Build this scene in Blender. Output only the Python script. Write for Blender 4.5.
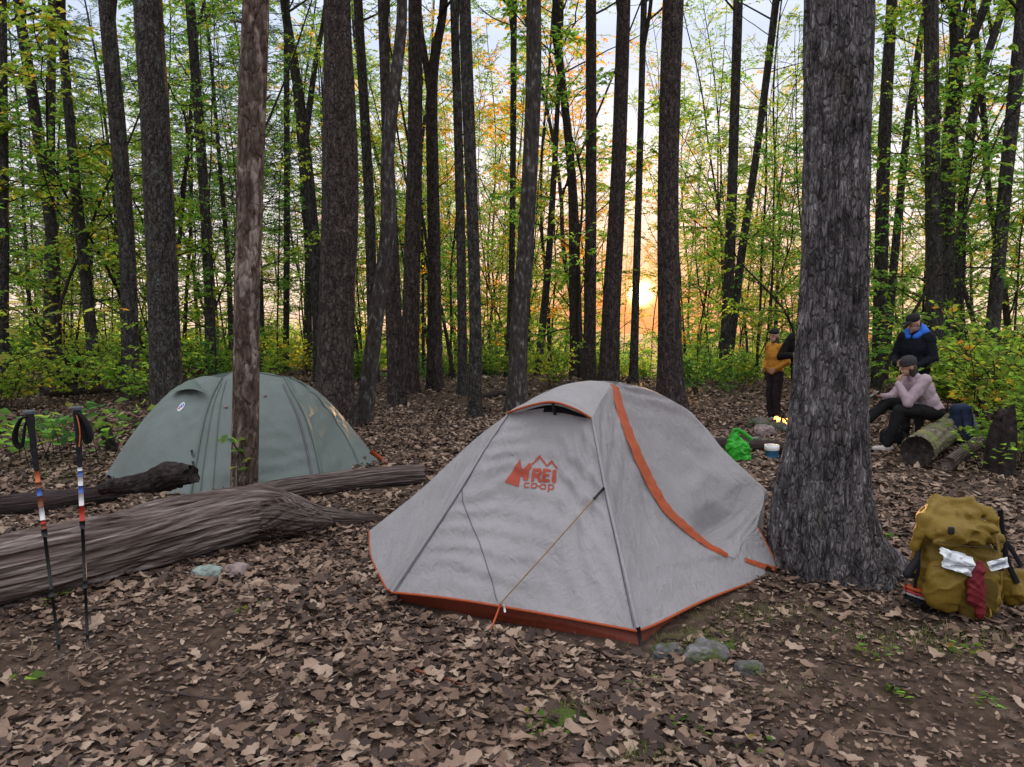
import bpy, math, random
import numpy as np
from mathutils import Vector, Matrix
for o in list(bpy.data.objects): bpy.data.objects.remove(o)
SC = bpy.context.scene
COL = SC.collection
R = math.radians
# ------------------------------------------------------------------ camera
F_PX, CX, CY = 760.0, 512.0, 383.5
CAM_H, HORIZ = 1.6, 325.0
PITCH = math.atan((CY-HORIZ)/F_PX)
cam = bpy.data.cameras.new('camera'); camo = bpy.data.objects.new('camera', cam); COL.objects.link(camo)
cam.sensor_fit = 'HORIZONTAL'; cam.sensor_width = 36; cam.lens = 36*F_PX/1024
cam.clip_start = .05; cam.clip_end = 4000
camo.location = (0, 0, CAM_H); camo.rotation_euler = (R(90)-PITCH, 0, 0)
SC.camera = camo
# ------------------------------------------------------------------ sky and sun
def ray(px, py):
    a, b = (px-CX)/F_PX, -(py-CY)/F_PX
    cp, sp = math.cos(PITCH), math.sin(PITCH)
    return np.array([a, cp+b*sp, -sp+b*cp])
sd = ray(641, 293); sd = sd/np.linalg.norm(sd)
SUN_EL, SUN_AZ = math.asin(sd[2]), math.atan2(sd[0], sd[1])
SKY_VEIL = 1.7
world = bpy.data.worlds.new('World'); SC.world = world; world.use_nodes = True
wn, wl = world.node_tree.nodes, world.node_tree.links
bg = wn['Background']
sky = wn.new('ShaderNodeTexSky'); sky.sky_type = 'NISHITA'; sky.sun_disc = False
sky.sun_elevation = SUN_EL; sky.sun_rotation = SUN_AZ
sky.altitude = 300; sky.air_density = 1.0; sky.dust_density = 1.2; sky.ozone_density = 1.5
hs = wn.new('ShaderNodeHueSaturation'); hs.inputs['Saturation'].default_value = .7; hs.inputs['Value'].default_value = .07; wl.new(sky.outputs[0], hs.inputs['Color'])
wtc = wn.new('ShaderNodeTexCoord'); sep = wn.new('ShaderNodeSeparateXYZ'); wl.new(wtc.outputs['Generated'], sep.inputs[0])
veil = wn.new('ShaderNodeValToRGB'); ve = veil.color_ramp.elements          # thin high cloud; extra brightness added overhead, out of view, to light the ground
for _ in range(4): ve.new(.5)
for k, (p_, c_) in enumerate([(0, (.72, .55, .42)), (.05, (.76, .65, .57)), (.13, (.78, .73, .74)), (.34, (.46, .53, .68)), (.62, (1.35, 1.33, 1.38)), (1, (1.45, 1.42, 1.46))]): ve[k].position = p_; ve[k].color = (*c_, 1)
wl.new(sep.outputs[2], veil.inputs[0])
def wmath(op, a, b):
    m = wn.new('ShaderNodeMath'); m.operation = op
    for i, v in enumerate((a, b)):
        if isinstance(v, (int, float)): m.inputs[i].default_value = v
        else: wl.new(v, m.inputs[i])
    return m.outputs[0]
dt = wn.new('ShaderNodeVectorMath'); dt.operation = 'DOT_PRODUCT'; wl.new(wtc.outputs['Generated'], dt.inputs[0]); dt.inputs[1].default_value = [float(v) for v in sd]
dpos = wmath('MAXIMUM', dt.outputs['Value'], 0.)
def wadd(col, fac, c):
    x = wn.new('ShaderNodeVectorMath'); x.operation = 'SCALE'; x.inputs[0].default_value = c; wl.new(fac, x.inputs['Scale'])
    y = wn.new('ShaderNodeVectorMath'); y.operation = 'ADD'; wl.new(col, y.inputs[0]); wl.new(x.outputs[0], y.inputs[1]); return y.outputs[0]
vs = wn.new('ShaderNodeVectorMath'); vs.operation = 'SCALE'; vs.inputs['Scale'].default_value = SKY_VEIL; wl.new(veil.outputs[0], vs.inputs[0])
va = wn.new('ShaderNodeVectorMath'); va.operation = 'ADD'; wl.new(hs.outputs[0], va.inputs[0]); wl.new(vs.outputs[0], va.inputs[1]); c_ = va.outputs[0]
wm = wn.new('ShaderNodeMix'); wm.data_type = 'RGBA'; wm.inputs[7].default_value = (1.25, .48, .21, 1); wl.new(c_, wm.inputs[6])   # warm band round the sun's azimuth
zf = wn.new('ShaderNodeMapRange'); zf.inputs[1].default_value = .24; zf.inputs[2].default_value = .02; wl.new(sep.outputs[2], zf.inputs[0])
wl.new(wmath('MULTIPLY', wmath('POWER', dpos, 20.), zf.outputs[0]), wm.inputs[0]); c_ = wm.outputs[2]
c_ = wadd(c_, wmath('POWER', dpos, 90.), (.3, .08, .0))                   # aureole of the setting sun
c_ = wadd(c_, wmath('POWER', dpos, 2500.), (2.2, .5, .1))
c_ = wadd(c_, wmath('POWER', dpos, 26000.), (60., 38., 16.))
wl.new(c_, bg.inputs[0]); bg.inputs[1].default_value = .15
sun = bpy.data.lights.new('sun', 'SUN'); suno = bpy.data.objects.new('sun', sun); COL.objects.link(suno)
sun.energy = 2.0; sun.angle = R(.6); sun.color = (1, .52, .22)
suno.rotation_euler = Vector((-sd[0], -sd[1], -sd[2])).to_track_quat('-Z', 'Y').to_euler()
suno.location = (20, 60, 20)
SC.view_settings.view_transform = 'Standard'; SC.view_settings.look = 'None'
SC.view_settings.gamma = 1; SC.view_settings.use_curve_mapping = False
SC.view_settings.exposure = 2.4
SC.render.engine = 'CYCLES'
cy = SC.cycles
cy.max_bounces = 6; cy.diffuse_bounces = 4; cy.glossy_bounces = 2; cy.transmission_bounces = 4; cy.transparent_max_bounces = 6
cy.caustics_reflective = cy.caustics_refractive = False
cy.use_denoising = True
cy.sample_clamp_indirect = 6
# ------------------------------------------------------------------ helpers
def smooth(t): t = np.clip(t, 0, 1); return t*t*(3-2*t)
def _h(i, j, k):
    v = np.sin(i*127.1+j*311.7+k*74.7)*43758.5453
    return v-np.floor(v)
def noise3(p):
    p = np.asarray(p, float); i = np.floor(p); f = p-i; f = f*f*(3-2*f)
    x, y, z = i[..., 0], i[..., 1], i[..., 2]; u, v, w = f[..., 0], f[..., 1], f[..., 2]
    L = lambda a, b, t: a+(b-a)*t
    return L(L(L(_h(x, y, z), _h(x+1, y, z), u), L(_h(x, y+1, z), _h(x+1, y+1, z), u), v),
             L(L(_h(x, y, z+1), _h(x+1, y, z+1), u), L(_h(x, y+1, z+1), _h(x+1, y+1, z+1), u), v), w)*2-1
def fbm(p, n=3):
    p = np.asarray(p, float); s = 0; a = 1.
    for k in range(n): s = s+a*noise3(p*2**k+17.3*k); a *= .5
    return s/1.75
def ground_z(x, y):
    x = np.asarray(x, float); y = np.asarray(y, float); z0 = np.zeros_like(x+y)
    p = np.stack([x+z0, y+z0, z0], -1)
    z = .05*noise3(p*.45+5)+.02*noise3(p*1.7+9)
    t = np.maximum(0, y-19)
    z = z-9*(1-np.exp(-(t/75)**1.5))*(.75+.25*np.tanh((x+8)/12))
    z = z+.25*noise3(p*.11+3)*smooth((y-11)/12)
    r = np.hypot(x-OAK[0], y-OAK[1]); z = z+.07*np.exp(-(r/.8)**2)
    return z
OAK = (1.97, 4.80)
def P(px, py, d):
    r = ray(px, py); return np.array([0, 0, CAM_H])+r*(d/r[1])
def G(px, py, dz=0.):
    r = ray(px, py); z = 0.
    for _ in range(25):
        t = (z+dz-CAM_H)/r[2]; q = r*t; z = float(ground_z(q[0], q[1]))
    return np.array([q[0], q[1], z+dz])
def on_ground(x, y, dz=0.): return np.array([x, y, float(ground_z(x, y))+dz])
def spline(pts, n):
    """Catmull-Rom through pts (k x m), n samples."""
    p = np.asarray(pts, float); k = len(p)
    if k == 1: return np.repeat(p, n, 0)
    q = np.vstack([2*p[0]-p[1], p, 2*p[-1]-p[-2]])
    L = np.r_[0, np.cumsum(np.linalg.norm(np.diff(p[:, :3], axis=0), axis=1)+1e-9)]; s = np.linspace(0, L[-1], n)
    i = np.clip(np.searchsorted(L, s, 'right')-1, 0, k-2); t = ((s-L[i])/(L[i+1]-L[i]))[:, None]
    a, b, c, d = q[i], q[i+1], q[i+2], q[i+3]
    return .5*(2*b+(c-a)*t+(2*a-5*b+4*c-d)*t*t+(3*b-a-3*c+d)*t**3)
class MB:
    def __init__(s): s.V = []; s.F = []; s.n = 0
    def add(s, V, F, mi=0):
        V = np.asarray(V, float).reshape(-1, 3)
        for f in (F if isinstance(F, list) else [F]):
            f = np.asarray(f)
            if len(f): s.F.append((f+s.n, mi))
        s.V.append(V); s.n += len(V); return s
    def arrays(s): return np.vstack(s.V), s.F
def new_mesh(name, V, FL, mats, sm=True):
    me = bpy.data.meshes.new(name); V = np.asarray(V, np.float32)
    me.vertices.add(len(V)); me.vertices.foreach_set('co', V.ravel())
    li = np.concatenate([f.ravel() for f, _ in FL]).astype(np.int32)
    tot = np.concatenate([np.full(len(f), f.shape[1]) for f, _ in FL]).astype(np.int32)
    mi = np.concatenate([np.full(len(f), m) for f, m in FL]).astype(np.int32)
    me.loops.add(len(li)); me.loops.foreach_set('vertex_index', li)
    me.polygons.add(len(tot)); me.polygons.foreach_set('loop_start', np.r_[0, np.cumsum(tot)[:-1]].astype(np.int32))
    me.polygons.foreach_set('material_index', mi)
    me.polygons.foreach_set('use_smooth', np.full(len(tot), sm))
    for m in mats: me.materials.append(m)
    me.update(calc_edges=True); return me
ORG = {}
def tag(o, label=None, cat=None, group=None, kind=None):
    for k, v in (('label', label), ('category', cat), ('group', group), ('kind', kind)):
        if v: o[k] = v
    return o
def thing(name, label, cat, loc, group=None):
    o = bpy.data.objects.new(name, None); COL.objects.link(o); o.empty_display_size = .1
    o.location = [float(v) for v in loc]; ORG[o.name] = np.array(loc, float); return tag(o, label, cat, group)
def put(name, mb, mats, parent=None, sm=True, org=None):
    """links a mesh built in world coordinates, under parent (same origin) or with its own origin"""
    V, FL = mb.arrays() if isinstance(mb, MB) else mb
    mats = mats if isinstance(mats, (list, tuple)) else [mats]
    if parent is not None: org = ORG[parent.name]
    elif org is None: org = np.array([(V[:, 0].min()+V[:, 0].max())/2, (V[:, 1].min()+V[:, 1].max())/2, V[:, 2].min()])
    o = bpy.data.objects.new(name, new_mesh(name, V-org, FL, mats, sm)); COL.objects.link(o)
    ORG[o.name] = np.array(org, float)
    if parent is not None: o.parent = parent
    else: o.location = [float(v) for v in org]
    return o
def frames(path):
    p = np.asarray(path, float); t = np.gradient(p, axis=0); t /= np.linalg.norm(t, axis=1)[:, None]+1e-12
    a = np.array([1., 0, 0]) if abs(t[0][0]) < .8 else np.array([0, 1., 0])
    u = np.empty_like(p); v = np.empty_like(p); c = a-t[0]*a.dot(t[0])
    for i in range(len(p)):
        c = c-t[i]*c.dot(t[i]); c /= np.linalg.norm(c)+1e-12; u[i] = c; v[i] = np.cross(t[i], c)
    return t, u, v
def grid_faces(m, n, wrap=False):
    i, j = np.meshgrid(np.arange(m-1), np.arange(n if wrap else n-1), indexing='ij')
    a = (i*n+j).ravel(); b = (i*n+(j+1) % n).ravel()
    return np.stack([a, b, b+n, a+n], 1)
def tube(path, rad, ns=8, cap=True, mod=None, flat=1.):
    """mod(theta, s, points) -> factor on the radius"""
    path = np.asarray(path, float); m = len(path); rad = np.broadcast_to(np.asarray(rad, float), (m,))
    t, u, v = frames(path); th = np.arange(ns)*2*np.pi/ns
    d = np.cos(th)[None, :, None]*u[:, None]+np.sin(th)[None, :, None]*v[:, None]*flat
    r = np.repeat(rad[:, None], ns, 1)
    if mod is not None:
        r = r*mod(np.repeat(th[None], m, 0), np.repeat(np.linspace(0, 1, m)[:, None], ns, 1), path[:, None]+d*r[..., None])
    V = (path[:, None]+d*r[..., None]).reshape(-1, 3); F = [grid_faces(m, ns, True)[:, ::-1]]
    if cap:
        n = len(V); V = np.vstack([V, path[0], path[-1]]); k = np.arange(ns)
        F.append(np.stack([np.full(ns, n), k, (k+1) % ns], 1)[:, ::-1]*1)
        F.append(np.stack([np.full(ns, n+1), (m-1)*ns+k, (m-1)*ns+(k+1) % ns], 1))
        F[1] = F[1][:, ::-1]; F[1] = F[1][:, ::-1]
    return V, F
def capsule(a, b, ra, rb, ns=14):
    a = np.asarray(a, float); b = np.asarray(b, float); d = b-a; L = np.linalg.norm(d)+1e-9; d = d/L
    s = np.linspace(0, np.pi/2, 6); pts = []; rr = []
    for q in s[:-1]: pts.append(a-d*ra*math.cos(q)); rr.append(max(ra*math.sin(q), 1e-4))
    for q in np.linspace(0, 1, 5): pts.append(a+(b-a)*q); rr.append(ra+(rb-ra)*q)
    for q in s[::-1][1:]: pts.append(b+d*rb*math.cos(q)); rr.append(max(rb*math.sin(q), 1e-4))
    return tube(pts, rr, ns)
def sphere(c, r, ns=20, nr=12, e=1., rot=None):
    """ellipsoid, or with e < 1 a rounded box; rot: Matrix 3x3 or z angle"""
    ph = np.linspace(1e-3, np.pi-1e-3, nr); th = np.arange(ns)*2*np.pi/ns
    p, t = np.meshgrid(ph, th, indexing='ij'); sg = lambda x: np.sign(x)*np.abs(x)**e
    X = np.stack([sg(np.sin(p))*sg(np.cos(t)), sg(np.sin(p))*sg(np.sin(t)), -sg(np.cos(p))], -1).reshape(-1, 3)*np.asarray(r, float)
    if rot is not None:
        M = np.array(Matrix.Rotation(rot, 3, 'Z') if isinstance(rot, (int, float)) else rot); X = X@M.T
    k = np.arange(ns); m = nr-1
    return X+np.asarray(c, float), [grid_faces(nr, ns, True), np.stack([np.zeros(ns, int)+k[0], k, (k+1) % ns], 1)[1:-1][:, ::-1],
                                    np.stack([np.full(ns, m*ns), m*ns+k, m*ns+(k+1) % ns], 1)[1:-1]]
def eul(x=0, y=0, z=0):
    from mathutils import Euler
    return np.array(Euler((R(x), R(y), R(z))).to_matrix())
def remesh(prims, voxel=.01, sm=4, wr=0., ws=12.):
    mb = MB()
    for V, F in prims: mb.add(V, F)
    V, FL = mb.arrays(); me = new_mesh('tmp', V, FL, [])
    o = bpy.data.objects.new('tmp', me); COL.objects.link(o)
    m = o.modifiers.new('r', 'REMESH'); m.mode = 'VOXEL'; m.voxel_size = voxel
    if sm: s = o.modifiers.new('s', 'SMOOTH'); s.iterations = sm; s.factor = .5
    dg = bpy.context.evaluated_depsgraph_get(); dg.update(); ev = o.evaluated_get(dg); e = ev.to_mesh()
    n = len(e.vertices); V = np.empty(n*3, np.float32); e.vertices.foreach_get('co', V); V = V.reshape(-1, 3).astype(float)
    N = np.empty(n*3, np.float32); e.vertices.foreach_get('normal', N); N = N.reshape(-1, 3)
    li = np.empty(len(e.loops), np.int32); e.loops.foreach_get('vertex_index', li)
    tot = np.empty(len(e.polygons), np.int32); e.polygons.foreach_get('loop_total', tot)
    st = np.r_[0, np.cumsum(tot)[:-1]]; FL = []
    for k in (3, 4):
        s_ = st[tot == k]
        if len(s_): FL.append((li[s_[:, None]+np.arange(k)], 0))
    ev.to_mesh_clear(); bpy.data.objects.remove(o); bpy.data.meshes.remove(me)
    if wr: V = V+N*(wr*fbm(V*ws, 2))[:, None]
    return V, FL
# ------------------------------------------------------------------ materials
def nodes(name):
    m = bpy.data.materials.new(name); m.use_nodes = True; t = m.node_tree
    return m, t.nodes, t.links, t.nodes['Principled BSDF']
def ramp(n, cols, interp='LINEAR'):
    r = n.new('ShaderNodeValToRGB'); e = r.color_ramp.elements; r.color_ramp.interpolation = interp
    while len(e) < len(cols): e.new(.5)
    for k, (p, c) in enumerate(cols): e[k].position = p; e[k].color = (*c, 1)
    return r
def rough_mat(name, cols, scale=6., stretch=(1, 1, 1), detail=8., rough=.9, bump=.4, bscale=None, bdist=.02, coord='Object', voro=0., island=0., spec=.2, spots=None, metal=0.):
    m, n, l, b = nodes(name); tc = n.new('ShaderNodeTexCoord'); mp = n.new('ShaderNodeMapping'); mp.inputs['Scale'].default_value = stretch
    l.new(tc.outputs[coord], mp.inputs[0]); oi = n.new('ShaderNodeObjectInfo')
    ad = n.new('ShaderNodeVectorMath'); ad.operation = 'ADD'; ml = n.new('ShaderNodeMath'); ml.operation = 'MULTIPLY'; ml.inputs[1].default_value = 31
    l.new(oi.outputs['Random'], ml.inputs[0]); l.new(mp.outputs[0], ad.inputs[0]); l.new(ml.outputs[0], ad.inputs[1])
    nz = n.new('ShaderNodeTexNoise'); nz.inputs['Scale'].default_value = scale; nz.inputs['Detail'].default_value = detail; nz.inputs['Roughness'].default_value = .62
    l.new(ad.outputs[0], nz.inputs['Vector']); fac = nz.outputs[0]
    if island:
        ge = n.new('ShaderNodeNewGeometry'); mx = n.new('ShaderNodeMix'); mx.inputs[0].default_value = island
        l.new(fac, mx.inputs[2]); l.new(ge.outputs['Random Per Island'], mx.inputs[3]); fac = mx.outputs[0]
    r = ramp(n, cols); l.new(fac, r.inputs[0]); col = r.outputs[0]
    if spots:   # (colour, scale, threshold low, high)
        s2 = n.new('ShaderNodeTexNoise'); s2.inputs['Scale'].default_value = spots[1]; s2.inputs['Detail'].default_value = 5
        l.new(ad.outputs[0] if len(spots) < 5 else tc.outputs[coord], s2.inputs['Vector'])
        mr = n.new('ShaderNodeMapRange'); mr.inputs[1].default_value = spots[2]; mr.inputs[2].default_value = spots[3]; l.new(s2.outputs[0], mr.inputs[0])
        mc = n.new('ShaderNodeMix'); mc.data_type = 'RGBA'; l.new(mr.outputs[0], mc.inputs[0]); l.new(col, mc.inputs[6]); mc.inputs[7].default_value = (*spots[0], 1); col = mc.outputs[2]
    l.new(col, b.inputs['Base Color']); b.inputs['Roughness'].default_value = rough; b.inputs['Specular IOR Level'].default_value = spec; b.inputs['Metallic'].default_value = metal
    if bump:
        bn = n.new('ShaderNodeTexNoise'); bn.inputs['Scale'].default_value = bscale or scale; bn.inputs['Detail'].default_value = 7; l.new(ad.outputs[0], bn.inputs['Vector']); h = bn.outputs[0]
        if voro:
            vo = n.new('ShaderNodeTexVoronoi'); vo.feature = 'DISTANCE_TO_EDGE'; vo.inputs['Scale'].default_value = voro
            wv = n.new('ShaderNodeVectorMath'); wv.operation = 'ADD'; l.new(ad.outputs[0], wv.inputs[0])
            nc = n.new('ShaderNodeTexNoise'); nc.inputs['Scale'].default_value = voro*.8; l.new(ad.outputs[0], nc.inputs['Vector'])
            sc = n.new('ShaderNodeVectorMath'); sc.operation = 'SCALE'; sc.inputs['Scale'].default_value = 1.2/voro; l.new(nc.outputs['Color'], sc.inputs[0]); l.new(sc.outputs[0], wv.inputs[1]); l.new(wv.outputs[0], vo.inputs['Vector'])
            m2 = n.new('ShaderNodeMapRange'); m2.inputs[2].default_value = .25; l.new(vo.outputs['Distance'], m2.inputs[0])
            a2 = n.new('ShaderNodeMath'); a2.operation = 'MULTIPLY_ADD'; a2.inputs[1].default_value = .6; l.new(m2.outputs[0], a2.inputs[0]); l.new(h, a2.inputs[2]); h = a2.outputs[0]
        bu = n.new('ShaderNodeBump'); bu.inputs['Strength'].default_value = bump; bu.inputs['Distance'].default_value = bdist
        l.new(h, bu.inputs['Height']); l.new(bu.outputs[0], b.inputs['Normal'])
    return m
def leaf_mat(name, cols, trans=.5, island=True, tree_var=.35):
    m, n, l, b = nodes(name); out = n['Material Output']
    ge = n.new('ShaderNodeNewGeometry'); oi = n.new('ShaderNodeObjectInfo'); mx = n.new('ShaderNodeMix'); mx.inputs[0].default_value = tree_var
    l.new(ge.outputs['Random Per Island'], mx.inputs[2]); l.new(oi.outputs['Random'], mx.inputs[3])
    r = ramp(n, cols); l.new(mx.outputs[0], r.inputs[0])
    b.inputs['Roughness'].default_value = .55; b.inputs['Specular IOR Level'].default_value = .25; l.new(r.outputs[0], b.inputs['Base Color'])
    tr = n.new('ShaderNodeBsdfTranslucent'); hs = n.new('ShaderNodeHueSaturation'); hs.inputs['Saturation'].default_value = 1.02; hs.inputs['Value'].default_value = 3.4
    l.new(r.outputs[0], hs.inputs['Color']); l.new(hs.outputs[0], tr.inputs[0])
    ms = n.new('ShaderNodeMixShader'); ms.inputs[0].default_value = trans; l.new(b.outputs[0], ms.inputs[1]); l.new(tr.outputs[0], ms.inputs[2]); l.new(ms.outputs[0], out.inputs[0])
    return m
def plain(name, c, rough=.7, spec=.3, bump=0., bscale=60., metal=0., emit=None, var=.12, fabric=False):
    c = np.array(c); m = rough_mat(name, [(.3, tuple(c*(1-var))), (.7, tuple(np.minimum(c*(1+var), 1)))], scale=9, rough=rough, bump=bump, bscale=bscale, bdist=.004, spec=spec, metal=metal)
    if emit:
        b = m.node_tree.nodes['Principled BSDF']; b.inputs['Emission Color'].default_value = (*emit[0], 1); b.inputs['Emission Strength'].default_value = emit[1]
    return m
M = {}
M['soil'] = rough_mat('soil', [(.25, (.022, .014, .010)), (.5, (.06, .04, .03)), (.66, (.11, .078, .06)), (.78, (.22, .175, .14))], scale=9, rough=.95, bump=1., bscale=14, bdist=.03, spec=.1)
M['litter'] = rough_mat('dry_leaf', [(.0, (.014, .009, .007)), (.28, (.05, .031, .025)), (.50, (.13, .08, .056)), (.74, (.24, .165, .12)), (.91, (.38, .29, .225)), (1, (.50, .42, .35))], scale=14, rough=.75, bump=.3, bscale=50, bdist=.004, island=.7, spec=.3)
M['bark'] = rough_mat('grey_bark', [(.3, (.018, .016, .016)), (.5, (.055, .049, .046)), (.7, (.125, .115, .108))], scale=9, stretch=(2.2, 2.2, .8), bump=1., bscale=12, bdist=.05, spec=.12, voro=11, spots=((.10, .115, .10), 3., .6, .72))
M['bark_brown'] = rough_mat('brown_bark', [(.3, (.018, .014, .013)), (.5, (.055, .043, .040)), (.7, (.125, .10, .092))], scale=9, stretch=(2.2, 2.2, .8), bump=1., voro=11, bscale=12, bdist=.05, spec=.15)
M['bark_lichen'] = rough_mat('lichen_bark', [(.3, (.02, .016, .015)), (.5, (.05, .043, .04)), (.7, (.10, .09, .085))], scale=9, stretch=(2.2, 2.2, .8), bump=1., bscale=12, bdist=.04, spec=.15, spots=((.19, .19, .185), 9., .58, .72))
M['bark_oak'] = rough_mat('oak_bark', [(.28, (.012, .010, .012)), (.45, (.085, .077, .082)), (.60, (.18, .167, .175)), (.74, (.42, .40, .41))], scale=11, stretch=(1.6, 1.6, .5), bump=1., bscale=16, bdist=.045, spec=.15, voro=22, spots=((.10, .095, .06), 2.2, .66, .85))
M['bark_dead'] = rough_mat('dead_wood', [(.26, (.03, .018, .014)), (.46, (.085, .058, .047)), (.6, (.14, .105, .088)), (.75, (.25, .205, .18))], scale=9, stretch=(2., 2., .7), bump=1., bscale=14, bdist=.04, spec=.12, voro=8, spots=((.25, .20, .175), 4.5, .56, .62))
M['twig'] = plain('twig_bark', (.03, .025, .022), .9, .1)
M['leaf_green'] = leaf_mat('green_leaf', [(0, (.045, .125, .022)), (.45, (.075, .17, .026)), (.8, (.12, .19, .028)), (.96, (.20, .19, .03)), (1, (.30, .15, .025))], .62)
M['leaf_yellow'] = leaf_mat('yellow_green_leaf', [(0, (.07, .16, .022)), (.5, (.12, .19, .025)), (.82, (.18, .21, .028)), (.94, (.30, .20, .025)), (1, (.36, .15, .02))], .62)
M['leaf_deep'] = leaf_mat('deep_green_leaf', [(0, (.035, .10, .026)), (.6, (.06, .145, .03)), (1, (.11, .17, .03))], .55)
M['leaf_gold'] = leaf_mat('golden_leaf', [(0, (.10, .15, .02)), (.3, (.19, .19, .022)), (.6, (.30, .20, .022)), (.85, (.36, .16, .02)), (1, (.34, .09, .018))], .62)
M['needle'] = leaf_mat('dark_needle', [(0, (.016, .055, .034)), (.7, (.03, .085, .045)), (1, (.055, .11, .045))], .45)
M['moss'] = rough_mat('moss', [(.3, (.03, .05, .01)), (.7, (.09, .12, .025))], scale=60, bump=1, bscale=120, bdist=.01)
M['rock'] = rough_mat('grey_stone', [(.3, (.04, .04, .04)), (.5, (.11, .105, .105)), (.7, (.22, .21, .21))], scale=12, bump=1., bscale=25, bdist=.03, spots=((.06, .08, .025), 9, .5, .6))
M['rock_pale'] = rough_mat('pale_stone', [(.3, (.10, .13, .12)), (.6, (.25, .31, .28))], scale=18, bump=.6, bscale=25, bdist=.02)
M['rock_pink'] = rough_mat('pink_stone', [(.3, (.14, .10, .10)), (.6, (.27, .21, .20))], scale=18, bump=.6, bscale=25, bdist=.02)
# ------------------------------------------------------------------ ground
rng = np.random.default_rng(7)
def axis_pts(lo, hi, near, n):
    t = np.linspace(-1, 1, n); k = 5.2
    s = np.sinh(k*t)/np.sinh(k)
    return np.where(s < 0, -s*lo, s*hi)+near
gx = axis_pts(-600, 600, 0., 320); gy = axis_pts(-60, 900, 4.5, 340)
X, Y = np.meshgrid(gx, gy, indexing='xy'); Z = ground_z(X, Y)
Z = Z+.012*fbm(np.stack([X*6, Y*6, X*0], -1), 3)*np.exp(-((Y-4)/9)**2)
put('ground', MB().add(np.stack([X, Y, Z], -1), grid_faces(len(gy), len(gx))), M['soil'], org=np.zeros(3))['kind'] = 'structure'
def inside(x, y, poly):
    poly = np.asarray(poly)[:, :2]; r = np.zeros(x.shape, bool); j = len(poly)-1
    for i in range(len(poly)):
        a, b = poly[i], poly[j]
        r ^= ((a[1] > y) != (b[1] > y)) & (x < (b[0]-a[0])*(y-a[1])/(b[1]-a[1]+1e-12)+a[0]); j = i
    return r
TENT_FOOT = [(.72, 3.62), (-.66, 4.22), (-.98, 5.4), (0, 6.15), (1.66, 5.5), (1.66, 4.76)]
BARE = [(-1.7, 3.9, .8, .6), (-2.5, 3.6, .8, .6), (-1.5, 3.2, .7, .35), (1.75, 3.6, 1.25, .8), (1.9, 2.9, .9, .5), (1.3, 4.3, .6, .3), (2.9, 4.5, .9, .4), (-1.3, 7.4, .5, .4), (2.3, 2.7, 1., .6)]
def litter_density(x, y):
    d = np.ones_like(x)
    for bx, by, sx, sy in BARE: d *= 1-.97*np.exp(-(((x-bx)/sx)**2+((y-by)/sy)**2)**1.5)
    d *= .45+.55*smooth((noise3(np.stack([x*1.3, y*1.3, x*0], -1))+.75)/.7)
    d *= 1-inside(x, y, TENT_FOOT)
    return d
W5 = np.array([.01, .17, .22, .16, .01]); W7 = np.array([.02, .17, .13, .27, .19, .20, .015]); W4 = np.array([.03, .25, .21, .02]); W3 = np.array([.04, .3, .02])
def leaves(n, y0, y1, prof, size, tilt, pile, xs=1.0, dens=litter_density, half=None):
    y = y0+(y1-y0)*rng.random(n*4)
    y = np.sqrt(y0**2+(y1**2-y0**2)*rng.random(n*4))
    x = (rng.random(n*4)*2-1)*(y*.74*xs+2.2); k = rng.random(n*4) < dens(x, y); x, y = x[k][:n], y[k][:n]; n = len(x)
    K = len(prof); t = np.linspace(0, 1, K); L = size[0]+(size[1]-size[0])*rng.random(n)**1.3
    w = prof[None]*(.8+.5*rng.random((n, 1)))*(1+.55*(rng.random((n, K))-.5))*L[:, None]
    curl = (rng.random(n)-.35)*11; bend = (rng.random(n)-.45)*.9; side = (rng.random((n, 1))-.5)*.25
    tx = (t[None]-.5)*L[:, None]; cx = side*np.sin(t*np.pi)[None]*L[:, None]
    mid = np.stack([tx, cx, bend[:, None]*L[:, None]*(t-.5)[None]**2*2], -1)
    def edge(s):
        e = mid.copy(); e[..., 1] += s*w; e[..., 2] += curl[:, None]*w*w+.006*(rng.random((n, K))-.5)*(L/.1)[:, None]; e[..., 0] += .35*w; return e
    V = np.stack([edge(1), mid, edge(-1)], 1)               # n,3,K,3
    a = rng.random(n)*2*np.pi; b = np.abs(rng.normal(0, tilt, n)); c = rng.random(n)*2*np.pi
    ca, sa, cb, sb, cc, s_c = np.cos(a), np.sin(a), np.cos(b), np.sin(b), np.cos(c), np.sin(c); o = np.zeros(n); i = np.ones(n)
    Rz = np.array([[ca, -sa, o], [sa, ca, o], [o, o, i]]).transpose(2, 0, 1); Rx = np.array([[i, o, o], [o, cb, -sb], [o, sb, cb]]).transpose(2, 0, 1)
    Rc = np.array([[cc, -s_c, o], [s_c, cc, o], [o, o, i]]).transpose(2, 0, 1); Q = Rc@Rx@Rz
    V = np.einsum('nij,nskj->nski', Q, V)
    z = ground_z(x, y)+.004+pile*rng.random(n)**2+np.sin(b)*L*.2
    V = V+np.stack([x, y, z], -1)[:, None, None]
    base = (np.arange(n)*3*K)[:, None]; f = []
    for s in range(2):
        for q in range(K-1): f.append([s*K+q, s*K+q+1, (s+1)*K+q+1, (s+1)*K+q])
    F = (base[:, :, None]+np.array(f)[None]).reshape(-1, 4)
    return V.reshape(-1, 3), F
mb = MB()
mb.add(*leaves(31000, 1.6, 6.2, W7, (.045, .118), .32, .03))
mb.add(*leaves(33000, 1.6, 6.2, W5, (.025, .07), .33, .028))
mb.add(*leaves(86000, 6, 14.5, W4, (.045, .11), .38, .035))
mb.add(*leaves(40000, 14, 32, W3, (.08, .14), .42, .04))
mb.add(*leaves(64000, 1.6, 7, W3, (.010, .045), .4, .012, dens=lambda x, y: 1-.9*inside(x, y, TENT_FOOT)))
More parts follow.
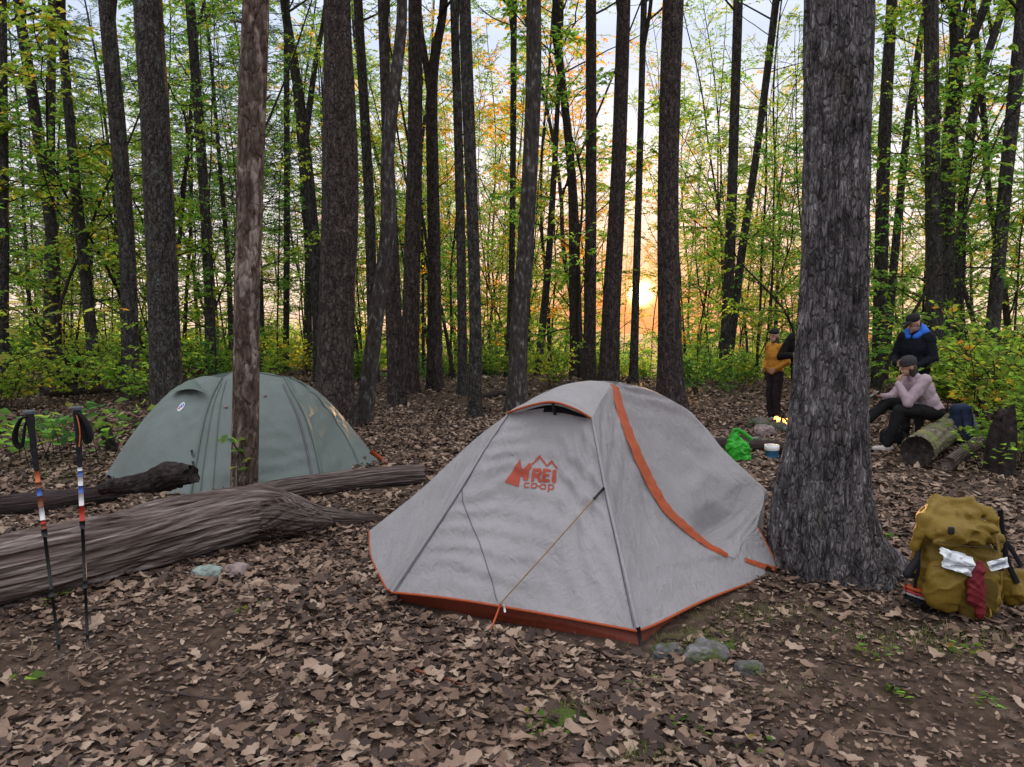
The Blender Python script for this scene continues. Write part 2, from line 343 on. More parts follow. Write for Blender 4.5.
lit = put('fallen_leaves', mb, M['litter'], org=np.zeros(3), sm=False); tag(lit, 'brown dry oak leaves carpeting the campsite ground', 'leaf litter', kind='stuff')

mb = MB(); rt = np.random.default_rng(21)
for k in range(1500):
    y = math.sqrt(1.8**2+(13**2-1.8**2)*rt.random()); x = (rt.random()*2-1)*(y*.72+.4); a = rt.random()*6.28; L = .03+.20*rt.random()**2.5*(1+y*.06); d = np.array([math.cos(a), math.sin(a), 0])*L
    if inside(np.array([x]), np.array([y]), TENT_FOOT)[0]: continue
    p = np.array([[x, y, 0.], [x+d[0]*.5+rt.normal(0, .1)*L, y+d[1]*.5+rt.normal(0, .1)*L, 0], [x+d[0], y+d[1], 0]]); p[:, 2] = ground_z(p[:, 0], p[:, 1])+.008+.03*rt.random(3)
    r = .0012+.0035*rt.random()**2; mb.add(*tube(p, [r, r*.9, r*.5], 5, False))
M['litter_twig'] = rough_mat('litter_twig', [(.0, (.02, .013, .01)), (.6, (.09, .06, .045)), (1, (.30, .24, .19))], scale=14, rough=.8, bump=0, island=.9)
tag(put('fallen_twigs', mb, M['litter_twig'], org=np.zeros(3)), 'small broken twigs strewn among the dry leaves', 'twigs', kind='stuff')
# ------------------------------------------------------------------ trees
def leaf_quads(p, d, nrm, L, W):
    d = d/np.linalg.norm(d, axis=1)[:, None]; s = np.cross(d, nrm); s /= np.linalg.norm(s, axis=1)[:, None]+1e-9; up = np.cross(s, d)
    L = L[:, None]; W = W[:, None]
    V = np.stack([p, p+d*L*.45+s*W*.5+up*W*.12, p+d*L-up*L*.12, p+d*L*.45-s*W*.5+up*W*.12], 1)
    n = len(p); F = (np.arange(n)*4)[:, None]+np.arange(4)[None]
    return V.reshape(-1, 3), F
def grow(p, d, L, n, rnd, up=.15, wob=.18):
    pts = [np.array(p, float)]; d = np.array(d, float); d /= np.linalg.norm(d)
    for _ in range(n):
        d = d+rnd.normal(0, wob, 3)+np.array([0, 0, up/n]); d /= np.linalg.norm(d); pts.append(pts[-1]+d*L/n)
    return np.array(pts)
def foliage(rnd, limbs, leaf_mb, wood_mb, sub=5, twigs=4, nl=9, ll=(.07, .12), sublen=.42, twl=(.35, .8), ratio=.62, flat=.75, droop=-.15, wood_mi=1, leaf_mi=0, sparse=.0, t0=.3):
    Pp, D = [], []
    for path, r in limbs:
        L = np.linalg.norm(np.diff(path, axis=0), axis=1).sum()
        for k in range(sub+1):
            t = t0+(1-t0)*(k+rnd.random()*.8)/(sub+1); i = min(int(t*(len(path)-1)), len(path)-2); q = path[i]+(path[i+1]-path[i])*(t*(len(path)-1)-i)
            ax = path[i+1]-path[i]; ax = ax/np.linalg.norm(ax); h = np.cross(ax, [0, 0, 1.]); h /= np.linalg.norm(h)+1e-6
            d = ax*.7+h*(1 if k % 2 else -1)*(.7+.3*rnd.random())+np.array([0, 0, rnd.normal(.05, .2)])
            sl = sublen*L*(1.1-.6*t)*(.7+.6*rnd.random())
            s = grow(q, d, sl, 4, rnd, .1, .14); wood_mb.add(*tube(s, np.linspace(max(r*.35, .006), .004, 5), 4, False), wood_mi)
            for j in range(twigs):
                if rnd.random() < sparse: continue
                tt = .25+.75*(j+rnd.random())/twigs; ii = min(int(tt*4), 3); qq = s[ii]+(s[ii+1]-s[ii])*(tt*4-ii)
                a2 = s[ii+1]-s[ii]; a2 = a2/np.linalg.norm(a2); h2 = np.cross(a2, [0, 0, 1.]); h2 /= np.linalg.norm(h2)+1e-6
                dd = a2*.8+h2*(1 if j % 2 else -1)*(.5+.5*rnd.random())+np.array([0, 0, rnd.normal(droop*.5, .15)])
                w = grow(qq, dd, twl[0]+(twl[1]-twl[0])*rnd.random(), 3, rnd, droop, .12)
                wood_mb.add(*tube(w, np.linspace(.005, .002, 4), 3, False), wood_mi)
                u = rnd.random(nl); iu = np.minimum((u*3).astype(int), 2); pos = w[iu]+(w[iu+1]-w[iu])*(u*3-iu)[:, None]
                a3 = w[iu+1]-w[iu]; a3 = a3/np.linalg.norm(a3, axis=1)[:, None]; h3 = np.cross(a3, [0, 0, 1.]); h3 /= np.linalg.norm(h3, axis=1)[:, None]+1e-6
                Pp.append(pos); D.append(a3*.6+h3*np.where(np.arange(nl) % 2, 1, -1)[:, None]*(.4+.6*rnd.random((nl, 1)))+np.array([0, 0, -.15])+rnd.normal(0, .2, (nl, 3)))
    if Pp:
        Pp = np.vstack(Pp); D = np.vstack(D); n = len(Pp); N = np.array([0, 0, 1.])+rnd.normal(0, flat, (n, 3)); L = ll[0]+(ll[1]-ll[0])*rnd.random(n)
        leaf_mb.add(*leaf_quads(Pp, D, N, L, L*ratio), leaf_mi)
def limb_set(rnd, z0, z1, n, length, el, axis=lambda z: np.array([0, 0, z]), r=.05, up=.5, wob=.13, taper=.7, mb=None, mi=1, seg=7):
    out = []; a = rnd.random()*6.28
    for k in range(n):
        t = (k+rnd.random()*.7)/n; z = z0+(z1-z0)*t; a += 2.4+rnd.normal(0, .4); e = R(el[0]+(el[1]-el[0])*rnd.random())
        L = (length[0]+(length[1]-length[0])*rnd.random())*(1-taper*t)
        p = grow(axis(z), [math.cos(a)*math.cos(e), math.sin(a)*math.cos(e), math.sin(e)], L, seg, rnd, up, wob); rr = r*(1-.6*t)
        if mb is not None: mb.add(*tube(p, np.linspace(rr, .008, seg+1), 5, False), mi)
        out.append((p, rr))
    return out
def bark_mod(seed, amp=.10, fl=.0, flz=.06):
    def f(th, s, p):
        q = np.stack([np.cos(th)*1.6+seed, np.sin(th)*1.6, p[..., 2]*.5], -1)
        r = 1+amp*fbm(q, 2)
        if fl: r = r+fl*np.exp(-s/flz)*(1+.55*np.sin(th*4+seed)+.4*np.sin(th*7+seed*2))
        return r
    return f
# -- crowns shared by the tall trees (built above z = 0 of the crown base)
CROWN = []
for k in range(4):
    rnd = np.random.default_rng(100+k); mb = MB()
    mb.add(*tube(grow([0, 0, -.3], [0, 0, 1], 10.5, 8, rnd, .4, .06), np.linspace(.06, .015, 9), 6, False), 1)
    lm = limb_set(rnd, .4, 9.5, 15, (3.2, 5.), (20, 60), r=.035, mb=mb)
    foliage(rnd, lm, mb, mb, sub=5, twigs=4, nl=9, ll=(.075, .13), sparse=.2)
    V, F = mb.arrays(); CROWN.append(new_mesh('crown', V, F, [M['leaf_green'], M['twig']], False))
# -- whole slim trees: (trunk mesh, crown mesh, height)
SLIM = []
for k in range(8):
    rnd = np.random.default_rng(200+k); H = 15+rnd.random()*6; wd = MB(); cr = MB()
    ax = grow([0, 0, -.4], [rnd.normal(0, .05), rnd.normal(0, .05), 1], H, 12, rnd, .1, .06)
    f = (lambda A, H: (lambda z: np.array([np.interp(z, A[:, 2], A[:, 0]), np.interp(z, A[:, 2], A[:, 1]), z])))(ax, H)
    wd.add(*tube(spline(ax, 26), np.linspace(1, .1, 26)**.8*(.05+.045*rnd.random()), 9, False, bark_mod(k*3.1, .12, .35, .03)))
    if k % 3 == 0:   # a second stem forking off
        z = H*(.3+.2*rnd.random()); wd.add(*tube(grow(f(z), [rnd.normal(0, .3), rnd.normal(0, .2), 1], H*.55, 8, rnd, .3, .05), np.linspace(.045, .012, 9), 7, False, bark_mod(k, .1)))
    lm = limb_set(rnd, H*.2, H*.97, 17, (2.4, 4.8), (12, 55), f, .026, mb=wd, mi=0, taper=.55)
    lm += limb_set(rnd, 1.6, H*.3, 3, (.8, 1.6), (0, 35), f, .014, mb=wd, mi=0, taper=0)
    foliage(rnd, lm, cr, cr, sub=5, twigs=4, nl=11, ll=(.085, .15), sparse=.25, t0=.42, flat=.6)
    m = 'leaf_green' if k % 2 else 'leaf_yellow'
    a, b = wd.arrays(); c, d = cr.arrays(); SLIM.append((new_mesh('trunk', a, b, [M['bark_brown' if k % 2 else 'bark']]), new_mesh('crown', c, d, [M[m], M['twig']], False)))
# -- understory saplings with layered sprays
GOLD = []
for tr, cr in SLIM[:4]:
    g_ = cr.copy(); g_.name = 'crown'; g_.materials[0] = M['leaf_gold']; GOLD.append((tr, g_))
def slim_kind(x, y):
    k = int(rnd.integers(0, 8)); p = .35 if zone(x, y) == 1 else .2 if zone(x, y) == 2 else .06
    return GOLD[k % 4] if y > 24 and rnd.random() < p else SLIM[k]
SAP = []
for k in range(6):
    rnd = np.random.default_rng(300+k); H = 4.5+rnd.random()*4; wd = MB(); cr = MB()
    ax = grow([0, 0, -.1], [rnd.normal(0, .1), rnd.normal(0, .1), 1], H, 9, rnd, .1, .13)
    f = (lambda A: (lambda z: np.array([np.interp(z, A[:, 2], A[:, 0]), np.interp(z, A[:, 2], A[:, 1]), z])))(ax)
    wd.add(*tube(spline(ax, 16), np.linspace(.032, .006, 16), 6, False))
    lm = limb_set(rnd, .7, H*.97, 14, (1.0, 2.0), (5, 40), f, .014, mb=wd, mi=0, taper=.5, up=.15)
    foliage(rnd, lm, cr, cr, sub=6, twigs=3, nl=9, ll=(.07, .115), twl=(.25, .5), flat=.5, sparse=.1)
    a, b = wd.arrays(); c, d = cr.arrays(); SAP.append((new_mesh('trunk', a, b, [M['twig']]), new_mesh('crown', c, d, [M['leaf_yellow' if k % 2 else 'leaf_green'], M['twig']], False)))
# -- hemlocks
HEM = []
for k in range(4):
    rnd = np.random.default_rng(400+k); H = 13+rnd.random()*6; wd = MB(); cr = MB()
    ax = grow([0, 0, -.3], [rnd.normal(0, .02), rnd.normal(0, .02), 1], H, 10, rnd, .1, .02)
    f = (lambda A: (lambda z: np.array([np.interp(z, A[:, 2], A[:, 0]), np.interp(z, A[:, 2], A[:, 1]), z])))(ax)
    wd.add(*tube(spline(ax, 24), np.linspace(.085, .012, 24), 9, False, bark_mod(k, .1, .3, .03)))
    dead = limb_set(rnd, 1.5, H*.6, 34, (.8, 2.4), (-12, 14), f, .014, mb=wd, mi=0, taper=.1, up=-.1, wob=.08)
    for p, r in dead:
        for j in range(3):
            i = rnd.integers(2, len(p)-1); wd.add(*tube(grow(p[i], (p[i]-p[i-1])/.2+rnd.normal(0, .8, 3)*[1, 1, .3], .5+rnd.random()*.5, 3, rnd, 0, .15), np.linspace(.006, .002, 4), 3, False))
    lm = limb_set(rnd, H*.3, H*.98, 36, (1.6, 3.), (-12, 20), f, .016, mb=wd, mi=0, taper=.75, up=-.15, wob=.07)
    foliage(rnd, lm, cr, cr, sub=6, twigs=3, nl=15, ll=(.06, .10), ratio=.28, twl=(.3, .6), flat=.6, droop=-.3, sparse=.5)
    a, b = wd.arrays(); c, d = cr.arrays(); HEM.append((new_mesh('trunk', a, b, [M['bark']]), new_mesh('crown', c, d, [M['needle'], M['twig']], False)))
# -- shrubs: several stems, larger leaves
SHR = []
for k in range(6):
    rnd = np.random.default_rng(500+k); wd = MB(); cr = MB(); lm = []
    for j in range(9):
        a = rnd.random()*6.28; e = R(40+45*rnd.random())
        p = grow([rnd.normal(0, .12), rnd.normal(0, .12), -.05], [math.cos(a)*math.cos(e), math.sin(a)*math.cos(e), math.sin(e)], .7+rnd.random()*.75, 6, rnd, .1, .16)
        wd.add(*tube(p, np.linspace(.008, .003, 7), 4, False)); lm.append((p, .008))
    foliage(rnd, lm, cr, cr, sub=5, twigs=3, nl=6, ll=(.06, .11), ratio=.62, twl=(.12, .3), flat=.7, t0=.2)
    a, b = wd.arrays(); c, d = cr.arrays(); SHR.append((new_mesh('stem', a, b, [M['twig']]), new_mesh('foliage', c, d, [M[('leaf_yellow', 'leaf_green', 'leaf_yellow', 'leaf_deep', 'leaf_yellow', 'leaf_green')[k]], M['twig']], False)))
def stand(proto, name, parts, loc, scale, rz, label, cat, group=None, tilt=(0, 0)):
    t = thing(name, label, cat, loc, group); t.rotation_euler = (tilt[0], tilt[1], rz); t.scale = (scale[0], scale[0], scale[1])
    for nm, me in zip(parts, proto):
        o = bpy.data.objects.new(nm, me); COL.objects.link(o); o.parent = t
    return t
# -- trunks read off the photograph: (base..top pixel path with pixel widths, distance)
def tall_tree(label, path, d, mat='bark', H=17., forks=(), crown=0, cz=None, name='tree', flare=.45, ns=26, amp=.09, yl=0., cs=1.):
    px = np.array(path, float); base = P(px[0][0], px[0][1], d); gz = float(ground_z(base[0], d))
    pts = [P(x, y, d+yl*(px[0][1]-y)/400) for x, y, w in path]; rad = [w*d/F_PX/2 for _, _, w in path]
    b = pts[0].copy(); dirn = (pts[1]-pts[0]); 
    if b[2] > gz: b = b-dirn/dirn[2]*(b[2]-gz)
    b[2] = gz-.25; pts = [b]+(pts if pts[0][2] > gz+.1 else pts[1:]); rad = [rad[0]]+(rad if len(rad) == len(pts)-1 else rad[1:])
    top = pts[-1]; dr = pts[-1]-pts[-2]; dr = dr/np.linalg.norm(dr)*.5+np.array([0, 0, .5]); dr = dr/np.linalg.norm(dr)
    for q in (.25, .6, 1): 
        pts.append(top+dr*(H-top[2])*q); rad.append(rad[len(path)-1]*(1-.7*q) if q < 1 else rad[len(path)-1]*.2)
    t = thing(name, label, 'tree', [b[0], b[1], gz]); sp = spline(np.c_[np.array(pts), np.array(rad)], 70)
    mb = MB(); mb.add(*tube(sp[:, :3], np.maximum(sp[:, 3], .01), ns, False, bark_mod(path[0][0]*.1, amp, flare, .018)))
    for fk in forks:
        fp = [P(x, y, d) for x, y, w in fk]; fr = [w*d/F_PX/2 for _, _, w in fk]; e = fp[-1]+(fp[-1]-fp[-2])/np.linalg.norm(fp[-1]-fp[-2])*5+np.array([0, 0, 2]); fp.append(e); fr.append(fr[-1]*.25)
        s2 = spline(np.c_[np.array(fp), np.array(fr)], 24); mb.add(*tube(s2[:, :3], s2[:, 3], 14, False, bark_mod(3., amp)))
    put('trunk', mb, M[mat], t)
    if crown is not None:
        c = bpy.data.objects.new('crown', CROWN[crown % 4]); COL.objects.link(c); c.parent = t
        cz = cz or max(top[2]*.9, 6.); i = np.argmin(abs(sp[:, 2]-cz)); c.location = [float(v) for v in sp[i, :3]-ORG[t.name]]; c.rotation_euler = (0, 0, path[0][0]); c.scale = (cs, cs, cs*max(.5, (H-cz)/10.))
    return t
W = lambda *a: a
tall_tree('thick dark grey trunk rising behind the left end of the green tent', [(167, 402, 30), (161, 250, 28), (155, 120, 27), (148, 0, 26)], 12, H=19, crown=1)
tall_tree('dark medium trunk leaning slightly left, just left of the thick trunk behind the green tent', [(131, 385, 17), (128, 260, 15), (118, 130, 15), (106, 0, 14)], 16, H=18, crown=2)
tall_tree('slim straight trunk between the thick grey trunk and the bare dead trunk', [(211, 380, 11), (208, 260, 10), (198, 110, 9), (190, 0, 9)], 19, H=17, crown=3)
tall_tree('slim trunk with a kink low down, at the edge of the leafy left woods', [(97, 396, 11), (88, 300, 11), (72, 150, 9), (60, 0, 8)], 18, H=16, crown=0)
tall_tree('slim left-leaning trunk above the trekking pole nearer the photo edge', [(57, 385, 11), (52, 240, 11), (33, 100, 10), (18, 0, 9)], 20, H=17, crown=1)
tall_tree('thin upright trunk directly behind the slim left-leaning trunk', [(46, 378, 8), (50, 200, 8), (52, 0, 7)], 24, H=18, crown=2)
tall_tree('dark trunk at the extreme left edge of the photo', [(3, 390, 11), (3, 200, 10), (1, 0, 9)], 17, H=17, crown=3)
tall_tree('thin straight pole-like trunk over the right half of the green tent', [(286, 360, 6), (287, 180, 6), (286, 0, 5)], 26, H=20, crown=0)
tall_tree('pale grey curving trunk forked high up, left of the broad dark trunk', [(320, 374, 12), (314, 240, 11), (300, 104, 10), (284, 0, 8)], 20, H=18, forks=[[(305, 140, 7), (316, 60, 5), (326, 0, 4)]], crown=1)
tall_tree('broad dark trunk behind the right end of the green tent', [(334, 412, 40), (336, 330, 35), (340, 200, 35), (339, 100, 31), (337, 0, 26)], 11.5, H=21, crown=2, mat='bark_brown', amp=.07)
tall_tree('slim dark trunk just right of the broad dark trunk', [(374, 385, 11), (369, 200, 10), (358, 0, 9)], 19, H=17, crown=3)
tall_tree('leaning trunk whose foot bends toward the green tent corner', [(361, 424, 19), (376, 320, 15), (388, 230, 15), (388, 150, 13), (400, 40, 11), (402, 0, 10)], 12.2, H=16, crown=0, mat='bark_lichen')
tall_tree('grey trunk with rooted foot close behind the leaning trunk', [(397, 400, 17), (393, 300, 16), (390, 200, 13), (386, 100, 10), (383, 0, 10)], 15, H=18, crown=1, mat='bark_brown')
tall_tree('straight dark trunk between the rooted grey trunk and the forked trunk', [(409, 393, 19), (411, 300, 17), (415, 150, 15), (415, 0, 13)], 17, H=20, crown=2, mat='bark_brown')
tall_tree('dark trunk that forks in a Y high above the leaf-strewn path', [(435, 392, 16), (434, 250, 13), (432, 90, 11), (442, 20, 8), (444, 0, 8)], 17.5, H=18, forks=[[(433, 110, 8), (424, 50, 6), (418, 0, 5)]], crown=3, mat='bark_brown')
tall_tree('thinner left stem of the close pair of trunks above the path', [(463, 398, 10), (460, 200, 9), (454, 0, 8)], 16.5, H=18, crown=0)
tall_tree('thicker right stem of the close pair of trunks, foot among red-brown leaves', [(475, 416, 14), (475, 300, 12), (468, 100, 12), (465, 0, 11)], 13.5, H=18, crown=1)
tall_tree('white-flecked lichen trunk right above the grey tent\'s vent', [(516, 414, 21), (519, 330, 18), (525, 250, 16), (533, 100, 15), (534, 0, 14)], 14, H=19, crown=2, mat='bark_lichen')
tall_tree('very thin dark trunk just left of the lichen trunk', [(507, 385, 7), (512, 250, 6), (514, 0, 6)], 24, H=18, crown=3)
tall_tree('slim purple-brown trunk above the peak of the grey tent', [(589, 384, 13), (591, 200, 11), (591, 0, 10)], 20, H=18, crown=0, mat='bark_brown')
tall_tree('dark trunk tinged red, immediately left of the low sun', [(608, 386, 21), (612, 300, 18), (618, 180, 15), (624, 0, 13)], 18, H=19, crown=1, mat='bark_brown')
tall_tree('thin trunk standing almost in front of the low sun', [(633, 388, 9), (638, 220, 7), (644, 0, 6)], 20, H=16, crown=2)
tall_tree('thick straight trunk immediately right of the low sun', [(672, 410, 32), (670, 350, 24), (668, 220, 21), (670, 100, 20), (673, 0, 20)], 14.2, H=20, crown=3, mat='bark_brown')
tall_tree('dark upright slim trunk behind the person in the yellow jacket', [(724, 368, 11), (730, 250, 10), (735, 100, 9), (738, 0, 9)], 24, H=20, crown=0)
tall_tree('thin trunk leaning right that springs beside the upright slim trunk', [(730, 352, 8), (742, 250, 8), (757, 150, 7), (776, 0, 7)], 25, H=19, crown=1)
tall_tree('dark slim trunk close on the right of the big oak', [(879, 352, 13), (884, 150, 12), (892, 0, 10)], 22, H=18, crown=2)
tall_tree('thin right-leaning trunk between the oak and the standing man', [(887, 345, 8), (905, 150, 7), (926, 0, 6)], 24, H=17, crown=3)
tall_tree('smooth grey trunk directly behind the standing man in navy', [(936, 372, 16), (933, 200, 14), (931, 0, 13)], 17, H=19, crown=0)
tall_tree('dark trunk with a thick right fork near its top, right of the standing man', [(944, 366, 16), (948, 180, 14), (957, 60, 13), (954, 0, 11)], 18.5, H=18, forks=[[(955, 80, 9), (966, 45, 9), (987, 0, 8)]], crown=1)
tall_tree('slim trunk curving right above the navy rucksack', [(956, 352, 10), (963, 200, 9), (978, 90, 8), (1005, 0, 7)], 23, H=17, crown=2)
tall_tree('dark crooked trunk at the extreme right edge of the photo', [(992, 340, 13), (1004, 200, 12), (1014, 100, 12), (1023, 0, 11)], 17, H=18, crown=3)
tall_tree('thin bent trunk just right of the lichen trunk', [(538, 372, 8), (547, 280, 7), (553, 190, 6), (560, 60, 4)], 24, H=13, crown=None)
tall_tree('short stout dark trunk behind the slim purple-brown trunk', [(577, 385, 14), (575, 290, 12), (572, 180, 9), (560, 60, 7)], 23, H=15, crown=1, mat='bark_brown')
# -- the big oak
bx, by = OAK; t = thing('oak_tree', 'huge rough-barked oak with flared roots touching the grey tent', 'tree', on_ground(bx, by))
dO = by
opts = [(834, 640, 150), (831, 590, 140), (823, 545, 116), (822, 500, 101), (826, 450, 85), (829, 400, 77), (831, 350, 71), (834, 290, 67), (836, 180, 66), (838, 80, 66), (839, 0, 67)]
pp = [np.r_[P(x, y, dO), w*dO/F_PX/2*.96] for x, y, w in opts]; e = pp[-1]; pp += [np.r_[e[:3]+[.03, .1, 3.2], .165], np.r_[e[:3]+[.2, .2, 7], .12], np.r_[e[:3]+[.3, .3, 12], .04]]
sp = spline(np.array(pp), 520); sp[:, 0] += 0
def oak_mod(th, s, p):
    z = p[..., 2]; c, sn = np.cos(th), np.sin(th); low = np.exp(-np.maximum(z, 0)/.22)
    q = np.stack([c*9, sn*9, z*3.2], -1); q2 = np.stack([c*26, sn*26, z*7], -1)
    r = 1+.02*fbm(q*.35, 2)-.075*(1-np.abs(noise3(q)))**3*.9-.05*(1-np.abs(noise3(q2)))**3+.02
    a = lambda t0, w: np.exp(-((np.angle(np.exp(1j*(th-t0))))/w)**2)
    r = r+low*(.50*a(.05, .42)+.05*a(2.6, .4)+.25*a(-1.1, .35)+.12*a(-2.2, .3)+.3*a(1.4, .4)-.10)
    return r+.03*np.exp(-((z-1.02)/.09)**2)*a(-2.0, .5)*2
mb = MB(); mb.add(*tube(sp[:, :3], sp[:, 3], 200, False, oak_mod)); put('trunk', mb, M['bark_oak'], t)
for k, (dx, dz) in enumerate([(0, 6.5), (.1, 9)]):
    c = bpy.data.objects.new('crown', CROWN[k+1]); COL.objects.link(c); c.parent = t; c.location = (.05, .1, dz); c.rotation_euler = (0, 0, 1.3+2*k); c.scale = (1.1, 1.1, .9-.3*k)
# -- the bare dead trunk
pts = [(244, 560, 29), (244, 490, 27), (246, 400, 26), (247, 300, 25), (250, 200, 25), (253, 90, 26), (256, 0, 25)]; dS = 7.1
pp = [np.r_[P(x, y, dS), w*dS/F_PX/2] for x, y, w in pts]; e = pp[-1]; pp += [np.r_[e[:3]+[.06, 0, 1.2], .10], np.r_[e[:3]+[.09, 0, 2.2], .055]]
sp = spline(np.array(pp), 160)
def snag_mod(th, s, p):
    q = np.stack([np.cos(th)*4, np.sin(th)*4, p[..., 2]*.8], -1); return 1+.06*fbm(q, 3)-.10*(noise3(np.stack([np.cos(th)*2.2+7, np.sin(th)*2.2, p[..., 2]*.6], -1)) > .28)+.02*noise3(q*[3, 3, 2])
t = thing('dead_tree', 'bare reddish dead trunk with peeled bark in front of the green tent', 'tree', on_ground(pp[1][0], dS))
mb = MB(); mb.add(*tube(sp[:, :3], sp[:, 3], 64, True, snag_mod)); put('trunk', mb, M['bark_dead'], t)
for z, a in ((2.7, 3.0), (3.6, .2), (4.3, 2.6)):
    mb = MB(); c = np.array([np.interp(z, sp[:, 2], sp[:, 0]), dS, z]); mb.add(*tube(grow(c, [math.cos(a), -.3, .35], .22, 3, rng, .1, .1), [.02, .016, .012, .006], 7))
    put('branch_stub', mb, M['bark_dead'], t)
# -- filling woods
KEEP = []
def clear(x, y, r):
    if abs(x+1.75-math.tan(SUN_AZ)*(y-8)) < .5: return False      # the low sun reaches the green tent along this gap
    return all((x-a)**2+(y-b)**2 > r*r for a, b in KEEP)
def zone(x, y):
    px = CX+x/y*F_PX; return 0 if px < 330 else 1 if px < 800 else 2
rnd = np.random.default_rng(11)
SL_LAB = [('slim tree in the thick shady woods behind the green tent', 'slim trees of the shady woods'), ('slim tree in the glowing woods around the low sun', 'slim trees around the low sun'), ('slim tree in the woods behind the seated woman and standing man', 'slim trees behind the people')]
n = 0
while n < 78:
    y = math.sqrt(21**2+(70**2-21**2)*rnd.random()); x = (rnd.random()*2-1)*(y*.8+3)
    if not clear(x, y, 1.1): continue
    s = math.atan2(x, y)-SUN_AZ
    if (-.03 < s < .02 and rnd.random() < .85) or rnd.random() < (.45, .1, .3)[zone(x, y)]: continue
    KEEP.append((x, y)); z = zone(x, y); sc = .75+.6*rnd.random()
    stand(slim_kind(x, y), 'tree', ('trunk', 'crown'), on_ground(x, y), (sc*(.8+.4*rnd.random()), sc), rnd.random()*6.28, SL_LAB[z][0], 'tree', SL_LAB[z][1], (rnd.normal(0, .03), rnd.normal(0, .03))); n += 1
n = 0
while n < 30:
    y = math.sqrt(19**2+(50**2-19**2)*rnd.random()); x = -y*(.05+.72*rnd.random())-1.5
    if not clear(x, y, 1.3) or (CX+x/y*F_PX > 330): continue
    KEEP.append((x, y)); sc = .8+.5*rnd.random()
    stand(HEM[n % 4], 'hemlock_tree', ('trunk', 'crown'), on_ground(x, y), (sc, sc), rnd.random()*6.28, 'dark hemlock with thin level branches in the left woods', 'tree', 'hemlocks in the left woods'); n += 1
MD_LAB = [('half-grown leafy tree among the trunks behind the green tent', 'half-grown trees behind the green tent'), ('half-grown leafy tree among the trunks near the low sun', 'half-grown trees near the low sun'), ('half-grown leafy tree among the trunks behind the people', 'half-grown trees behind the people')]
n = 0
while n < 70:
    y = 16+34*rnd.random(); x = (rnd.random()*2-1)*(y*.72+1); z = zone(x, y)
    if not clear(x, y, 1.) or (z == 1 and y < 19) or abs(math.atan2(x, y)-SUN_AZ) < .055 or rnd.random() < (.6, .0, .2)[z]: continue
    KEEP.append((x, y)); sc = .5+.25*rnd.random()
    stand(slim_kind(x, y), 'tree', ('trunk', 'crown'), on_ground(x, y), (sc*.8, sc), rnd.random()*6.28, MD_LAB[z][0], 'tree', MD_LAB[z][1], (rnd.normal(0, .04), rnd.normal(0, .04))); n += 1
n = 0
while n < 46:
    y = 38+34*rnd.random(); x = (rnd.random()*2-1)*y*.45+4; s = math.atan2(x, y)-SUN_AZ
    if not clear(x, y, .8) or -.022 < s < .012 or zone(x, y) != 1: continue
    KEEP.append((x, y)); sc = .7+.5*rnd.random()
    stand(slim_kind(x, y), 'tree', ('trunk', 'crown'), on_ground(x, y), (sc*.75, sc), rnd.random()*6.28, SL_LAB[1][0], 'tree', SL_LAB[1][1], (rnd.normal(0, .05), rnd.normal(0, .05))); n += 1
n = 0
while n < 60:
    y = 36+38*rnd.random(); x = (rnd.random()*2-1)*y*.5+4
    sc = 1.3+1.1*rnd.random()
    stand(SHR[int(rnd.integers(0, 6))], 'shrub', ('stem', 'foliage'), on_ground(x, y), (sc, sc), rnd.random()*6.28, 'low bush far back on the slope under the sun', 'shrub', 'bushes far back on the slope'); n += 1
SP_LAB = [('young leafy sapling in the green undergrowth behind the green tent', 'saplings behind the green tent'), ('young leafy sapling between the trunks behind the grey tent', 'saplings behind the grey tent'), ('young leafy sapling in the yellow-green thicket behind the people', 'saplings behind the people')]
n = 0
while n < 100:
    y = 15.5+45*rnd.random()**1.3; x = (rnd.random()*2-1)*(y*.78+2); z = zone(x, y)
    if rnd.random() < (.5, .4, .4)[z]: continue
    if not clear(x, y, .7) or (z == 1 and y < 20) or abs(math.atan2(x, y)-SUN_AZ) < .035: continue
    KEEP.append((x, y)); sc = .8+.9*rnd.random()*(1 if z == 1 else 1.15)
    stand(SAP[int(rnd.integers(0, 6))], 'sapling', ('trunk', 'crown'), on_ground(x, y), (sc, sc), rnd.random()*6.28, SP_LAB[z][0], 'sapling', SP_LAB[z][1], (rnd.normal(0, .06), rnd.normal(0, .06))); n += 1
SH_LAB = [('leafy green shrub in the undergrowth left of the green tent and behind it', 'shrubs by the green tent'), ('leafy shrub at the foot of the trunks behind the grey tent', 'shrubs behind the grey tent'), ('yellow-green shrub in the thicket behind the people', 'shrubs behind the people')]
n = 0
while n < 250:
    y = math.sqrt(11.5**2+(42**2-11.5**2)*rnd.random()); x = (rnd.random()*2-1)*(y*.76+1.5); z = zone(x, y); px = CX+x/y*F_PX
    if z == 1 and (y < (17.5 if px < 690 else 15)): continue
    if z == 0 and y < 12.5 and px > 110: continue
    if z == 2 and y < 12.3: continue
    if abs(x+1.75-math.tan(SUN_AZ)*(y-8)) < .8: continue
    if z == 1 and y > 26 and rnd.random() < .5: continue
    sc = (.6+.65*rnd.random())*(1.1 if z == 2 else 1. if z == 0 else .8)
    stand(SHR[int(rnd.integers(0, 6))], 'shrub', ('stem', 'foliage'), on_ground(x, y), (sc, sc*(.8+.4*rnd.random())), rnd.random()*6.28, SH_LAB[z][0], 'shrub', SH_LAB[z][1]); n += 1

